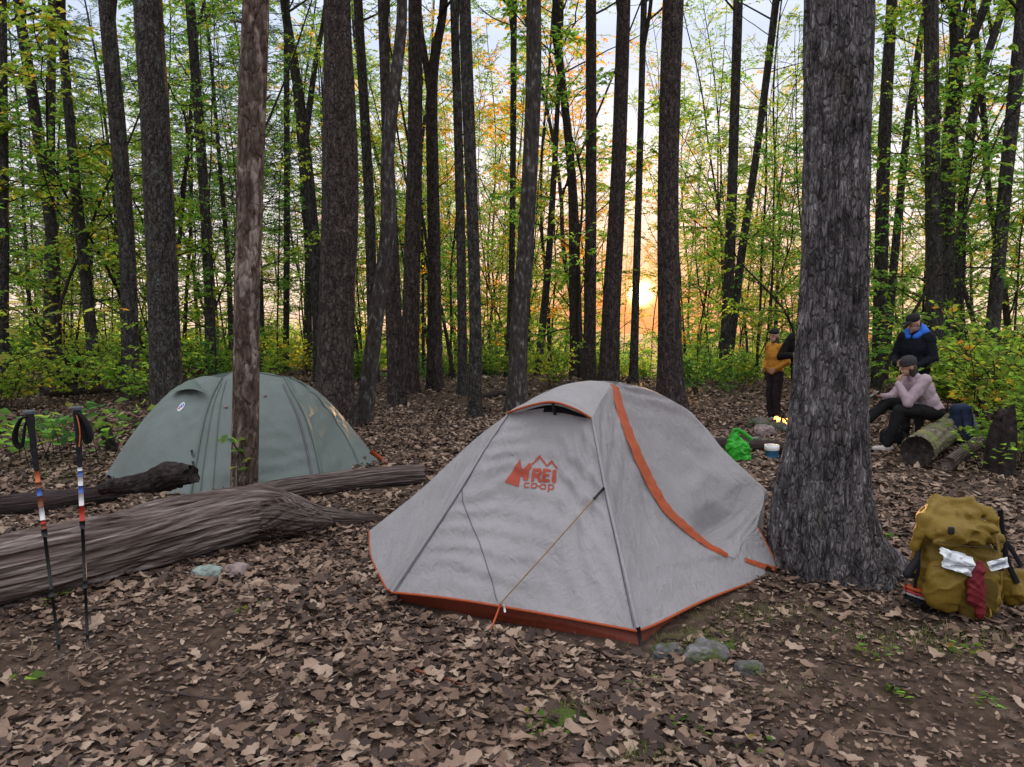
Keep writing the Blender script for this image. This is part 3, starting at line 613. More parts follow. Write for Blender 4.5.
# the far side of the valley: nobody could count these
rf = np.random.default_rng(77); mb = MB(); n = 26000; cx_ = rf.uniform(-150, 150, 420); cy_ = rf.uniform(84, 190, 420); hh = rf.uniform(3.5, 8.5, 420); i = rf.integers(0, 420, n)
p_ = np.stack([cx_[i]+rf.normal(0, 1.5, n), cy_[i]+rf.normal(0, 1.5, n), np.zeros(n)], -1); p_[:, 2] = ground_z(p_[:, 0], p_[:, 1])+hh[i]*rf.random(n)**.8
mb.add(*leaf_quads(p_, rf.normal(0, 1, (n, 3)), rf.normal(0, 1, (n, 3)), rf.uniform(.3, .6, n), rf.uniform(.2, .4, n)))
for k in range(420): g = on_ground(cx_[k], cy_[k], -.3); mb.add(*tube([g, g+[rf.normal(0, .2), 0, hh[k]*.5], g+[rf.normal(0, .4), 0, hh[k]]], [.12, .09, .02], 5, False), 1)
tag(put('distant_woods', mb, [M['leaf_yellow'], M['twig']], org=np.zeros(3), sm=False), 'far woods down the slope below the sunset', 'woods', kind='stuff')
# ------------------------------------------------------------------ tents
def fabric(name, c, rough=.6, wr=.25, trans=.25):
    m, n, l, b = nodes(name); out = n['Material Output']; tc = n.new('ShaderNodeTexCoord')
    nz = n.new('ShaderNodeTexNoise'); nz.inputs['Scale'].default_value = 3; nz.inputs['Detail'].default_value = 5; l.new(tc.outputs['Object'], nz.inputs['Vector'])
    c = np.array(c); r = ramp(n, [(.3, tuple(c*.9)), (.7, tuple(c*1.08))]); l.new(nz.outputs[0], r.inputs[0]); l.new(r.outputs[0], b.inputs['Base Color'])
    b.inputs['Roughness'].default_value = rough; b.inputs['Specular IOR Level'].default_value = .35 if max(c) > .1 else .12; b.inputs['Sheen Weight'].default_value = 0
    mp = n.new('ShaderNodeMapping'); mp.inputs['Scale'].default_value = (9, 9, 4); mp.inputs['Rotation'].default_value = (.3, .5, .2); l.new(tc.outputs['Object'], mp.inputs[0])
    w = n.new('ShaderNodeTexNoise'); w.inputs['Scale'].default_value = 2.2; w.inputs['Detail'].default_value = 6; w.inputs['Distortion'].default_value = 1.2; l.new(mp.outputs[0], w.inputs['Vector'])
    bu = n.new('ShaderNodeBump'); bu.inputs['Strength'].default_value = wr; bu.inputs['Distance'].default_value = .03; l.new(w.outputs[0], bu.inputs['Height']); l.new(bu.outputs[0], b.inputs['Normal'])
    if trans:
        t = n.new('ShaderNodeBsdfTranslucent'); l.new(r.outputs[0], t.inputs[0]); ms = n.new('ShaderNodeMixShader'); ms.inputs[0].default_value = trans
        l.new(b.outputs[0], ms.inputs[1]); l.new(t.outputs[0], ms.inputs[2]); l.new(ms.outputs[0], out.inputs[0])
    return m
M['fly'] = fabric('pale_grey_nylon', (.345, .335, .35), wr=.55)
M['fly_green'] = fabric('sage_green_nylon', (.185, .225, .215), wr=.35, trans=.35)
M['fly_hood'] = fabric('dark_sage_nylon', (.10, .135, .12), wr=.2, trans=.1)
M['orange'] = fabric('burnt_orange_nylon', (.36, .07, .02), wr=.2, trans=.1)
M['rust'] = fabric('rust_tub_nylon', (.15, .026, .012), wr=.3, trans=0)
M['print'] = plain('rust_print', (.30, .052, .03), .7)
M['seam'] = plain('dark_seam', (.10, .10, .115), .7)
M['cord_tan'] = plain('tan_cord', (.22, .13, .05), .7)
M['cord_red'] = plain('orange_red_cord', (.40, .07, .02), .7)
M['black'] = plain('black_plastic', (.015, .015, .017), .5)
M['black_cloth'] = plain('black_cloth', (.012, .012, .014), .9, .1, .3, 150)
M['white'] = plain('white_plastic', (.7, .7, .7), .5)
M['metal'] = plain('grey_metal', (.35, .35, .36), .35, .5, metal=.8)
def curve(*pts): A = np.array(pts, float); Q = spline(A, 321); g = np.linspace(0, 1, 321); return lambda t: np.stack([np.interp(t, g, Q[:, k]) for k in range(3)], -1)
def coons(c0, c1, d0, d1, m=90, n=90, bulge=0., wr=0., wk=None, out=(0, -1, .3), fn=None):
    """c0 bottom, c1 top (u), d0 left, d1 right (v). Returns V (n,m,3) rows along v."""
    u = np.linspace(0, 1, m); v = np.linspace(0, 1, n); U, Vv = np.meshgrid(u, v)
    A, B, C, D = c0(u), c1(u), d0(v), d1(v); u_, v_ = U[..., None], Vv[..., None]
    S = (1-v_)*A[None]+v_*B[None]+(1-u_)*C[:, None]+u_*D[:, None]-((1-u_)*(1-v_)*A[0]+u_*(1-v_)*A[-1]+(1-u_)*v_*B[0]+u_*v_*B[-1])
    N = np.cross(np.gradient(S, axis=1), np.gradient(S, axis=0)); N /= np.linalg.norm(N, axis=2)[..., None]+1e-9
    N = N*np.where((N@np.array(out, float)) < 0, -1, 1)[..., None]
    k = (np.sin(np.pi*U)*np.sin(np.pi*Vv))
    off = bulge*k
    if wr: off = off+wr*np.minimum(1, 3*k)**.5*wk(U, Vv, S)
    if fn is not None: off = off+fn(U, Vv)
    return S+N*off[..., None], N
def fold(p, ang, f, sd, sharp=1.):
    """long soft creases running across direction ang, broken up along their length"""
    c, s_ = math.cos(ang), math.sin(ang); z = p[..., :1]*0; q = np.concatenate([p, z], -1)
    w = .55*noise3(q*2.3+sd)+.25*noise3(q*6+sd*2)+.1*noise3(q*15+sd); t = (c*p[..., 0]+s_*p[..., 1])*f+w*7
    env = smooth((noise3(q*np.array([2.1, 1.7, 1])+sd*3.7)+.45)/.9)
    return np.sin(t)*env
def rotn(U, V): return np.stack([U*.8+V*.6+.31, -U*.6+V*.8+.17], -1)
def stiff(U, V, S):
    p = rotn(U, V); return .5*fold(p, .4, 46, 1.7)+.45*fold(p, 1.4, 34, 4.1)+.5*fbm(np.concatenate([p*4, p[..., :1]*0], -1), 3)
def tension(U, V, S):
    p = rotn(U, V); return .4*fold(p, -.35, 62, 2.3)+.6*fold(p, .05, 44, 5.9)+.35*fold(p, .9, 60, 8.8)+.55*fbm(np.concatenate([p*3.2, p[..., :1]*0], -1), 2)
def horiz(U, V, S):
    p = rotn(U, V); return .7*fold(p, 1.0, 60, 3.3)+.5*fold(p, .6, 38, 7.1)+.5*fbm(np.concatenate([p*3, p[..., :1]*0], -1), 2)
def sheet(V): n, m, _ = V.shape; return V.reshape(-1, 3), grid_faces(n, m)
def surf_at(V, N, u, v, off=.004):
    n, m, _ = V.shape; x = np.clip(u*(m-1), 0, m-1.001); y = np.clip(v*(n-1), 0, n-1.001); i, j = x.astype(int), y.astype(int); a, b = (x-i)[..., None], (y-j)[..., None]
    L = lambda A: (A[j, i]*(1-a)+A[j, i+1]*a)*(1-b)+(A[j+1, i]*(1-a)+A[j+1, i+1]*a)*b
    return L(V)+L(N)*off
def decal(V, N, u0, u1, v0, v1, nx, ny, test, off=.004):
    """small quads lying on the panel wherever test(x, y) holds, x and y running 0..1 over the rectangle"""
    x = np.linspace(0, 1, nx+1); y = np.linspace(0, 1, ny+1); Xg, Yg = np.meshgrid(x, y)
    Q = surf_at(V, N, u0+(u1-u0)*Xg, v0+(v1-v0)*Yg, off).reshape(-1, 3)
    xc, yc = np.meshgrid((x[1:]+x[:-1])/2, (y[1:]+y[:-1])/2); F = grid_faces(ny+1, nx+1)[test(xc, yc).ravel()]
    used, inv = np.unique(F, return_inverse=True); return Q[used], inv.reshape(F.shape)
def stroke(x, y, pts, w):
    r = np.zeros(x.shape, bool)
    for (x0, y0), (x1, y1) in zip(pts[:-1], pts[1:]):
        dx, dy = x1-x0, y1-y0; t = np.clip(((x-x0)*dx+(y-y0)*dy)/(dx*dx+dy*dy+1e-12), 0, 1); r |= np.hypot(x-x0-t*dx, y-y0-t*dy) < w
    return r
def poly(x, y, pts): return inside(x, y, pts)
# ---- grey tent
C1 = P(638, 631, 3.79); C2 = P(392, 592, 4.24); C3 = P(369, 531, 5.40); C3b = P(385, 586, 4.46); C4 = P(781, 574, 4.72); PK = P(596, 382, 5.25)
AL, AR = P(508, 414, 4.78), P(592, 418, 4.62); AM = P(552, 403, 4.74); Q1 = P(532, 400, 4.98); K0 = P(600, 381, 5.3)
KE = P(757, 526, 4.98); N3 = P(738, 560, 4.70); C5 = np.array([.02, 6.2, .05]); C6 = np.array([1.62, 5.45, .05])
tent = thing('grey_tent', 'pale grey dome tent with orange trim standing between the log and the oak', 'tent', on_ground(.35, 4.9))
Lc = curve(C2, P(452, 502, 4.5), P(484, 450, 4.66), AL)            # seam on the left of the door
Mc = curve(C1, P(622, 560, 4.02), P(606, 490, 4.32), AR)            # seam on the right
hem = curve(C2, P(455, 599, 4.14), P(540, 613, 3.97), C1)
vtop = curve(AL, P(530, 410, 4.72), P(552, 408, 4.70), P(575, 411, 4.66), AR)
face, faceN = coons(hem, vtop, Lc, Mc, 220, 220, -.04, .021, tension)
fp = put('door_panel', MB().add(*sheet(face)), M['fly'], tent)
Ls = curve(C3, P(420, 490, 5.3), P(480, 435, 5.15), Q1)
side, sideN = coons(curve(C3, P(371, 556, 5.0), C3b, P(389, 590, 4.33), C2), curve(Q1, P(520, 407, 4.88), AL), Ls, Lc, 60, 110, -.02, .009, stiff, (-1, -.3, .2))
put('side_panel', MB().add(*sheet(side)), M['fly'], tent)
top, topN = coons(curve(AL, P(524, 407, 4.79), P(552, 404, 4.77), P(575, 409, 4.68), AR), curve(Q1, P(560, 386, 5.15), P(585, 381, 5.25), K0), curve(AL, P(520, 407, 4.88), Q1), curve(AR, P(598, 396, 4.95), K0), 80, 40, .01, .004, stiff, (0, -.5, 1))
put('roof_panel', MB().add(*sheet(top)), M['fly'], tent)
Kp = [K0, P(613, 384, 5.25), P(626, 430, 4.98), P(660, 500, 4.78), P(700, 540, 4.70), P(722, 553, 4.68), N3]
Nc_low = curve(*Kp[::-1][0:1], *Kp[::-1][1:]) if False else curve(C4, N3, P(722, 553, 4.68), P(700, 540, 4.70), P(660, 500, 4.76), P(627, 430, 4.94), P(614, 386, 5.22))
r1, r1N = coons(curve(C1, P(660, 622, 3.92), P(705, 600, 4.25), P(750, 583, 4.6), C4), curve(AR, AR+(P(614, 386, 5.22)-AR)*.5+[0, 0, .03], P(614, 386, 5.22)), Mc, Nc_low, 110, 140, -.03, .009, stiff, (.5, -1, .3))
put('fly_panel', MB().add(*sheet(r1)), M['fly'], tent)
gus, gN = coons(curve(AR, AR+(P(614, 386, 5.22)-AR)*.5+[0, 0, .03], P(614, 386, 5.22)), curve(K0, P(607, 382, 5.27), P(614, 384, 5.25)), curve(AR, P(598, 396, 4.95), K0), curve(P(614, 386, 5.22), P(614, 384, 5.25)), 16, 30, 0, 0, None, (0, -.5, 1))
put('roof_panel', MB().add(*sheet(gus)), M['fly'], tent)
Nc_up = curve(N3, P(722, 553, 4.68), P(700, 540, 4.70), P(660, 500, 4.76), P(627, 430, 4.94), P(614, 386, 5.22))
Kc = curve(KE, P(764, 493, 5.28), P(750, 478, 5.4), P(722, 452, 5.58), P(690, 413, 5.62), P(655, 392, 5.5), P(620, 382, 5.3))
r2, r2N = coons(curve(N3, P(744, 540, 4.83), KE), curve(P(614, 386, 5.22), P(620, 382, 5.3)), Nc_up, Kc, 110, 140, -.10, .022, horiz, (.6, -.7, .6),
                fn=lambda U, V: -.16*np.exp(-((V-.16-.1*U)/.10)**2)*np.sin(np.pi*U)+.03*np.exp(-((V-.34)/.1)**2)*np.sin(np.pi*U))
put('fly_panel', MB().add(*sheet(r2)), M['fly'], tent)
fl, flN = coons(curve(N3, P(760, 568, 4.71), C4), curve(KE, KE+[.005, 0, -.01]), curve(N3, P(744, 540, 4.83), KE), curve(C4, P(770, 550, 4.84), KE+[.005, 0, -.01]), 30, 40, .0, .005, stiff, (.3, -1, .2))
put('vestibule_flap', MB().add(*sheet(fl)), M['fly'], tent)
bk, _ = coons(curve(C3, C5+[-.35, -.15, 0], C5, C5+[.8, -.25, 0], C6, C6+[.14, -.2, .1], KE), curve(Q1, P(560, 386, 5.15), K0, P(620, 382, 5.3)), Ls, Kc, 70, 60, .22, .01, stiff, (0, 1, .5))
put('back_panel', MB().add(*sheet(bk)), M['fly'], tent)
mb = MB(); mb.add(*tube(np.vstack([side[0], ]), .006, 6)); put('hem_trim', mb, M['orange'], tent)
put('hem_trim', MB().add(*tube(face[0]+[0, -.004, 0], .0075, 6)), M['orange'], tent)
put('hem_trim', MB().add(*tube(r1[0]+[0, -.004, 0], .0075, 6)), M['orange'], tent)
put('hem_trim', MB().add(*tube(fl[:, -1]+[0, -.004, 0], .006, 6)), M['orange'], tent)
for S_, k in ((face[:, 0], .008), (face[:, -1], .010)): put('pole_sleeve', MB().add(*tube(S_+[0, -.004, .002], k, 7)), M['fly'], tent)
for S_, N_, dx in ((face, faceN, 3), (face, faceN, -4)):
    c = S_[:, dx]+N_[:, dx]*.003; put('seam_line', MB().add(*tube(c[2:], .0028, 5)), M['seam'], tent)
# orange band along the ridge seam, then its tail near the corner
def strip(path, N, w, lift=.006, lo=0., hi=1.):
    t = np.gradient(path, axis=0); t /= np.linalg.norm(t, axis=1)[:, None]; s = np.cross(t, N); s /= np.linalg.norm(s, axis=1)[:, None]; w = np.broadcast_to(w, (len(path),))[:, None]
    k = np.linspace(-.5, .5, 7); n = len(path); rip = .009*fbm(np.stack([np.linspace(0, 40, n)[:, None]+k*2, k[None]*4+np.zeros((n, 1)), np.zeros((n, 7))], -1), 2)
    V = path[:, None]+s[:, None]*(k[None, :, None]*w[:, None])+N[:, None]*(lift+.006*(1-4*k**2)[None]+rip)[..., None]; return V
bN = r2N[:, 0]*.5+r1N[:, -1][np.linspace(18, 139, 140).astype(int)]*.5; bN /= np.linalg.norm(bN, axis=1)[:, None]
wd = np.interp(np.linspace(0, 1, 140), [0, .06, .3, .6, 1], [.0, .03, .08, .105, .085])
b_ = strip(r2[:, 0], bN, wd); put('orange_band', MB().add(*sheet(b_[8:])), M['orange'], tent)
q = fl[2, :]*1.; b2 = strip(q[4:-1], flN[2, 4:-1], np.linspace(.035, .05, 25)); put('orange_band', MB().add(*sheet(b2)), M['orange'], tent)
# vent hood over the door: lifted rim with orange edge, dark gap and prop
rim = curve(P(507, 413, 4.74), P(530, 405.5, 4.62), P(552, 402, 4.57), P(573, 408, 4.54), P(591, 418, 4.58)); u = np.linspace(0, 1, 50)
hood, hN = coons(rim, curve(AL+[0, .03, .01], P(524, 404, 4.86), P(552, 399, 4.86), P(578, 405, 4.76), AR+[0, .03, .01]), curve(P(507, 413, 4.74), AL+[0, .03, .01]), curve(P(591, 418, 4.58), AR+[0, .03, .01]), 50, 14, .015, .002, stiff, (0, -.3, 1))
h_ = put('vent_hood', MB().add(*sheet(hood)), M['fly'], tent); put('hood_trim', MB().add(*tube(rim(u), .007, 6)), M['orange'], h_)
put('hood_prop', MB().add(*tube([P(553, 403.5, 4.58), P(554, 410, 4.64), P(556, 418, 4.70)], [.009, .012, .006], 8)), M['black'], tent)
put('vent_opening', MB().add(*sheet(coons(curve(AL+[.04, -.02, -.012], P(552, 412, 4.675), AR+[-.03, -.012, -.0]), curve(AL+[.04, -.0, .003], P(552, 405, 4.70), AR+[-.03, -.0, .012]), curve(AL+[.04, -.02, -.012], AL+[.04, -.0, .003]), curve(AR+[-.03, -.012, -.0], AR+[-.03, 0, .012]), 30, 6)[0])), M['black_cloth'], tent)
# bathtub floor under the hem
tb = MB(); bot = curve(G(400, 604, -.02), G(520, 627, -.02), G(641, 651, -.02)); tp = curve(C2+[.04, .08, .03], C1*.5+C2*.5+[0, .09, .06], C1+[-.02, .09, .05])
tub, _ = coons(bot, tp, curve(bot(0), tp(0)), curve(bot(1), tp(1)), 80, 14, .03, .008, horiz); tb.add(*sheet(tub))
tub2, _ = coons(curve(G(641, 651, -.02), C4+[-.25, .12, -.1]), curve(C1+[-.02, .09, .05], C4+[-.25, .16, .03]), curve(G(641, 651, -.02), C1+[-.02, .09, .05]), curve(C4+[-.25, .12, -.1], C4+[-.25, .16, .03]), 30, 8); tb.add(*sheet(tub2))
put('tub_floor', tb, M['rust'], tent)
put('pole_tip', MB().add(*tube([C1+[0, .0, .02], C1+[.008, -.01, -.03], C1+[.02, -.015, -.09]], [.012, .01, .008], 8)), M['black'], tent)
# zip line and guy line
def on_face(px, py, V=face):    # nearest grid point of the panel as seen in the photograph
    r = ray(px, py); r = r/np.linalg.norm(r); q = V-np.array([0, 0, CAM_H]); d = np.linalg.norm(q-(q@r)[..., None]*r, axis=2); j, i = np.unravel_index(d.argmin(), d.shape); return i/(V.shape[1]-1), j/(V.shape[0]-1)
def line_on(pts, rad, mat, nm, off=.004, n=60):
    uv = np.array([on_face(*p) for p in pts]); uv3 = spline(np.c_[uv, np.zeros(len(uv))], n); return put(nm, MB().add(*tube(surf_at(face, faceN, uv3[:, 0], uv3[:, 1], off), rad, 6)), mat, tent)
line_on([(461, 486), (470, 520), (480, 545), (490, 575), (497, 601)], .0022, M['seam'], 'zip_line')
st = G(490, 636); hp = P(500, 602, 4.06)
ga = surf_at(face, faceN, *[np.array(v) for v in on_face(604, 489)], .01); 
gpth = spline([ga, ga*.5+hp*.5+[0, -.05, .01], hp+[0, -.03, .0]], 20)
put('guy_line', MB().add(*tube(gpth, .0034, 6)), M['cord_tan'], tent); put('toggle', MB().add(*tube([ga, gpth[1], gpth[2]], .008, 7)), M['black'], tent)
put('stake_loop', MB().add(*tube([hp+[.005, -.02, .0], hp*.5+st*.5, st+[0, 0, .02]], .0055, 6)), M['cord_red'], tent)
put('stake', MB().add(*tube([st+[.0, -.01, .03], st+[.0, .02, -.08]], .005, 6)), M['metal'], tent)
put('zip_pull', MB().add(*tube([P(504, 605, 4.02), P(505, 612, 4.02)], .006, 6)), M['white'], tent)
se = G(812, 588); put('guy_line', MB().add(*tube(spline([C4, C4*.4+se*.6+[0, 0, -.01], se+[0, 0, .01]], 12), .004, 6)), M['cord_tan'], tent)
# printed mark
u0, v1 = on_face(503, 480)[0], 0
def logo(x, y):   # x to the right, y up, both over the mark's box
    X = x*1.42
    r = poly(X, y, [(.0, .14), (.30, .88), (.42, .52), (.33, .50), (.58, .62), (.50, .30), (.40, .36), (.41, .02)]) | poly(X, y, [(.44, .50), (.62, .76), (.70, .60), (.63, .50), (.62, .22), (.50, .22)])
    r |= stroke(X, y, [(.62, .64), (.90, .96), (1.12, .68), (1.26, .84), (1.42, .62)], .026)
    sl = lambda px_, py_: (px_+.10*(py_-.2), py_)
    S = lambda pts, w: stroke(X, y, [sl(*p) for p in pts], w)
    r |= S([(.74, .24), (.74, .54), (.89, .54), (.92, .46), (.88, .39), (.76, .39)], .044) | S([(.84, .38), (.94, .24)], .044)
    r |= S([(1.16, .25), (1.03, .25), (1.03, .54), (1.17, .54)], .044) | S([(1.03, .395), (1.15, .395)], .038) | S([(1.31, .25), (1.31, .54)], .052)
    o = lambda cx: stroke(X, y, [(cx-.055, .025), (cx+.045, .025), (cx+.06, .055), (cx+.062, .12), (cx+.05, .15), (cx-.045, .15), (cx-.06, .12), (cx-.062, .055), (cx-.055, .025)], .0165)
    r |= stroke(X, y, [(.67, .025), (.57, .025), (.555, .055), (.56, .12), (.57, .15), (.68, .15)], .0165) | o(.80) | stroke(X, y, [(.905, .085), (.925, .085)], .022) | o(1.03)
    r |= stroke(X, y, [(1.17, -.04), (1.185, .15), (1.29, .15), (1.305, .12), (1.30, .055), (1.28, .03), (1.18, .03)], .0165)
    return r
ul, vb = on_face(504, 487); ur, vt = on_face(559, 457); ur2, vb2 = on_face(556, 490)
_u0, _v0 = np.array(on_face(504, 488)); _u1, _v1 = np.array(on_face(558, 491)); _u2, _v2 = np.array(on_face(512, 456))
def mark(off=.0045, nx=300, ny=220):
    x = np.linspace(0, 1, nx+1); y = np.linspace(-.05, 1, ny+1); Xg, Yg = np.meshgrid(x, y); U = _u0+(_u1-_u0)*Xg+(_u2-_u0)*Yg; V = _v0+(_v1-_v0)*Xg+(_v2-_v0)*Yg
    Q = surf_at(face, faceN, U, V, off).reshape(-1, 3); xc, yc = np.meshgrid((x[1:]+x[:-1])/2, (y[1:]+y[:-1])/2); F = grid_faces(ny+1, nx+1)[logo(xc, yc).ravel()]
    used, inv = np.unique(F, return_inverse=True); return Q[used], inv.reshape(F.shape)
put('printed_logo', MB().add(*mark()), M['print'], tent)
# ---- green tent
dg = lambda x, y, d: P(x, y, d)
gt = thing('green_tent', 'sage green dome tent pitched behind the bare dead trunk and the log', 'tent', on_ground(-3.0, 8.3))
LC, RC = G(104, 478), G(380, 463); FB1, FB2 = G(190, 497), G(323, 484); ML, MR = P(190, 380, 8.25), P(292, 377, 8.5); pkm = P(240, 371.5, 8.4)
HL = P(208, 385, 8.0)
lsil = curve(LC, P(128, 440, 8.0), P(150, 412, 8.12), P(172, 390, 8.2), ML); rsil = curve(RC, P(360, 438, 8.85), P(338, 411, 8.8), P(316, 390, 8.65), MR)
s1 = curve(FB1, P(197, 455, 7.35), P(204, 420, 7.62), P(212, 396, 7.9), P(222, 378, 8.25)); s2 = curve(FB2, P(316, 450, 7.75), P(305, 415, 7.95), P(292, 391, 8.2), P(285, 378, 8.45))
gf, gfN = coons(curve(FB1, FB1*.5+FB2*.5+[0, -.05, 0], FB2), curve(s1(1.), pkm, s2(1.)), s1, s2, 90, 90, .02, .012, horiz); put('door_panel', MB().add(*sheet(gf)), M['fly_green'], gt)
gl, glN = coons(curve(LC, LC*.5+FB1*.5+[-.05, -.08, 0], FB1), curve(ML, P(206, 376, 8.25), s1(1.)), lsil, s1, 70, 90, .05, .007, stiff); put('side_panel', MB().add(*sheet(gl)), M['fly_green'], gt)
gr, grN = coons(curve(FB2, FB2*.5+RC*.5, RC), curve(s2(1.), MR), s2, rsil, 70, 90, .02, .012, stiff, (.5, -1, .3)); put('side_panel', MB().add(*sheet(gr)), M['fly_green'], gt)
gb, _ = coons(curve(LC, np.array([-3.8, 9.4, 0]), np.array([-2.2, 9.7, 0]), RC), curve(ML, pkm, MR), lsil, rsil, 60, 60, .2, .01, stiff, (0, 1, .4)); put('back_panel', MB().add(*sheet(gb)), M['fly_green'], gt)
hd, _ = coons(curve(P(168, 393, 7.98), P(190, 389, 7.86), P(207, 393.5, 7.80)), curve(P(186, 382, 8.22), P(192, 379.5, 8.22), P(196, 381, 8.2)), curve(P(168, 393, 7.98), P(186, 382, 8.22)), curve(P(207, 393.5, 7.80), P(196, 381, 8.2)), 30, 20, .03, .002, stiff, (0, -.3, 1)); put('vent_hood', MB().add(*sheet(hd)), M['fly_hood'], gt)
for S_, N_, i, r_ in ((gf, gfN, 0, .013), (gf, gfN, -1, .016)): put('pole_sleeve', MB().add(*tube(S_[:, i]+N_[:, i]*.006, r_, 7)), M['fly_hood'], gt)
sc_ = gr[:, 45]+grN[:, 45]*.006; put('seam_line', MB().add(*tube(sc_, .012, 6)), M['fly_hood'], gt)
z_ = gf[:78, 82]+gfN[:78, 82]*.006; put('zip_line', MB().add(*tube(z_, .011, 6)), M['seam'], gt)
for i_ in (6, 14):
    z_ = gf[:80, i_]+gfN[:80, i_]*.005; put('seam_line', MB().add(*tube(z_, .006, 6)), M['fly_hood'], gt)
for px, py in ((265.5, 397), (226, 407)):
    uu, vv = on_face(px, py, gf); c = surf_at(gf, gfN, np.array(uu), np.array(vv), .012); put('toggle', MB().add(*sphere(c, (.02, .012, .016), 10, 6)), M['rock_pink'], gt)
for (px, py) in ((194, 455), (197, 468)):
    uu, vv = on_face(px, py, gl); c = surf_at(gl, glN, np.array(uu), np.array(vv), .015); put('buckle', MB().add(*tube([c+[-.01, 0, .05], c, c+[.02, 0, -.05]], .012, 7)), M['seam'], gt)
put('stake_tab', MB().add(*tube([RC+[-.1, -.03, .14], RC+[.02, -.02, .05], RC+[.09, -.03, .0]], [.03, .025, .012], 8, flat=.4)), M['orange'], gt)
# oval badge on the green side
M['badge_white'] = plain('badge_white', (.55, .6, .62), .6); M['badge_blue'] = plain('badge_blue', (.03, .10, .42), .6); M['badge_red'] = plain('badge_red', (.35, .03, .03), .6)
uu, vv = on_face(181.5, 407, gl); hu, hv = .045, .042
def oval(x, y): return ((x-.5)/.46)**2+((y-.5)/.46)**2 < 1
def rot(x, y, a=.0): return x, y
box = (gl, glN, uu-hu, uu+hu, vv-hv, vv+hv, 60, 60)
bd = put('badge', MB().add(*decal(*box, oval, .006)), M['badge_white'], gt)
put('badge_mark', MB().add(*decal(*box, lambda x, y: (((x-.60)/.24)**2+((y-.62)/.20)**2 < 1) & ~stroke(x, y, [(.45, .75), (.75, .55)], .035), .009)), M['badge_blue'], bd)
put('badge_mark', MB().add(*decal(*box, lambda x, y: (((x-.34)/.14)**2+((y-.36)/.17)**2 < 1), .009)), M['badge_red'], bd)
# ------------------------------------------------------------------ logs, stumps, stones, sticks
M['log'] = rough_mat('weathered_log', [(.28, (.018, .012, .011)), (.42, (.075, .054, .049)), (.55, (.155, .122, .112)), (.72, (.33, .285, .265))], scale=5.5, bump=.8, bscale=6, bdist=.04, spec=.15, coord='UV', stretch=(.3, 4.0, 1), voro=2.5, spots=((.09, .092, .05), 3, .66, .8))
M['log_dark'] = rough_mat('dark_log', [(.28, (.012, .009, .009)), (.5, (.05, .036, .034)), (.75, (.13, .10, .10))], scale=7, bump=1., bscale=10, bdist=.03, spec=.15, coord='UV', stretch=(.25, 4.5, 1))
M['log_pale'] = rough_mat('pale_log', [(.28, (.03, .025, .018)), (.5, (.11, .095, .07)), (.75, (.24, .215, .17))], scale=9, bump=1., bscale=14, bdist=.02, spec=.15, spots=((.13, .15, .05), 5, .5, .65))
M['char'] = rough_mat('rotten_wood', [(.3, (.006, .005, .005)), (.6, (.03, .022, .02)), (.8, (.09, .07, .065))], scale=14, bump=1., bscale=20, bdist=.03)
def log_mesh(path, rad, ns=72, n=240, seed=0., groove=.06, twist=1.5, rag=.0, flat=1.):
    sp = spline(np.c_[np.array(path, float), np.array(rad, float)], n)
    def mod(th, s, p):
        a = th+twist*s; q = np.stack([np.cos(a)*5+seed, np.sin(a)*5, s*5], -1); q2 = np.stack([np.cos(a)*14+seed, np.sin(a)*14, s*9], -1)
        q0 = np.stack([np.cos(a)*1.2+seed, np.sin(a)*1.2, s*3.5], -1)
        q4 = np.stack([np.cos(a)*9+seed, np.sin(a)*9, s*22], -1); return 1+.14*fbm(q0, 3)-groove*1.3*(1-np.abs(noise3(q)))**3-groove*.8*(1-np.abs(noise3(q2)))**3+groove*.5+.035*fbm(q4, 2)
    V, F = tube(sp[:, :3], np.maximum(sp[:, 3], .004), ns, True, mod, flat)
    if rag:   # ragged ends
        k = np.repeat(np.arange(n), ns); e = np.where(k > n-12, (k-(n-12))/12, 0); V[:n*ns] += (rag*fbm(V[:n*ns]*14, 2)*e)[:, None]*(sp[-1, :3]-sp[-8, :3])/np.linalg.norm(sp[-1, :3]-sp[-8, :3])
    U = np.stack([np.repeat(np.linspace(0, 1, n), ns)*np.linalg.norm(np.diff(sp[:, :3], axis=0), axis=1).sum(), np.tile(np.abs(np.arange(ns)/ns-.5)*2, n)*1.2], 1); U = np.vstack([U, [0, 0], [0, 0]])
    return V, F, U
def log_obj(name, mesh, mat, parent=None, **kw):
    V, F, U = mesh; o = put(name, MB().add(V, F), mat, parent, **kw); me = o.data; uv = me.uv_layers.new(name='UVMap')
    li = np.empty(len(me.loops), np.int32); me.loops.foreach_get('vertex_index', li); uv.data.foreach_set('uv', U[li].astype(np.float32).ravel()); return o
def L_(px, py, r, lift=.8):   # the axis of a log whose lower edge meets the ground at this pixel
    g = G(px, py); return np.r_[g[0], g[1]+r*.55, g[2]+r*lift]
big = thing('fallen_log', 'long weathered log with twisted grain lying behind the trekking poles', 'log', G(120, 570))
pth = [L_(-330, 700, .24), L_(-120, 640, .24), L_(20, 604, .235), L_(110, 580, .23), L_(190, 560, .225, .95), L_(250, 548, .20, 1.15), L_(285, 540, .15, 1.2), L_(315, 533, .095, 1.2), L_(350, 527, .06, 1.), L_(384, 522, .03, .9)]
log_obj('trunk', log_mesh(pth, [.25, .235, .225, .22, .215, .205, .16, .10, .06, .02], 160, 420, 1.3, .085, 1.8), M['log'], big)
log_obj('root_swelling', log_mesh([pth[4]+[.1, .0, -.0], pth[5]+[.05, -.05, .0], pth[6]+[.1, -.06, -.03], pth[7]+[.1, -.02, -.03]], [.03, .165, .13, .05], 90, 120, 4.2, .12, 3.), M['log'], big)
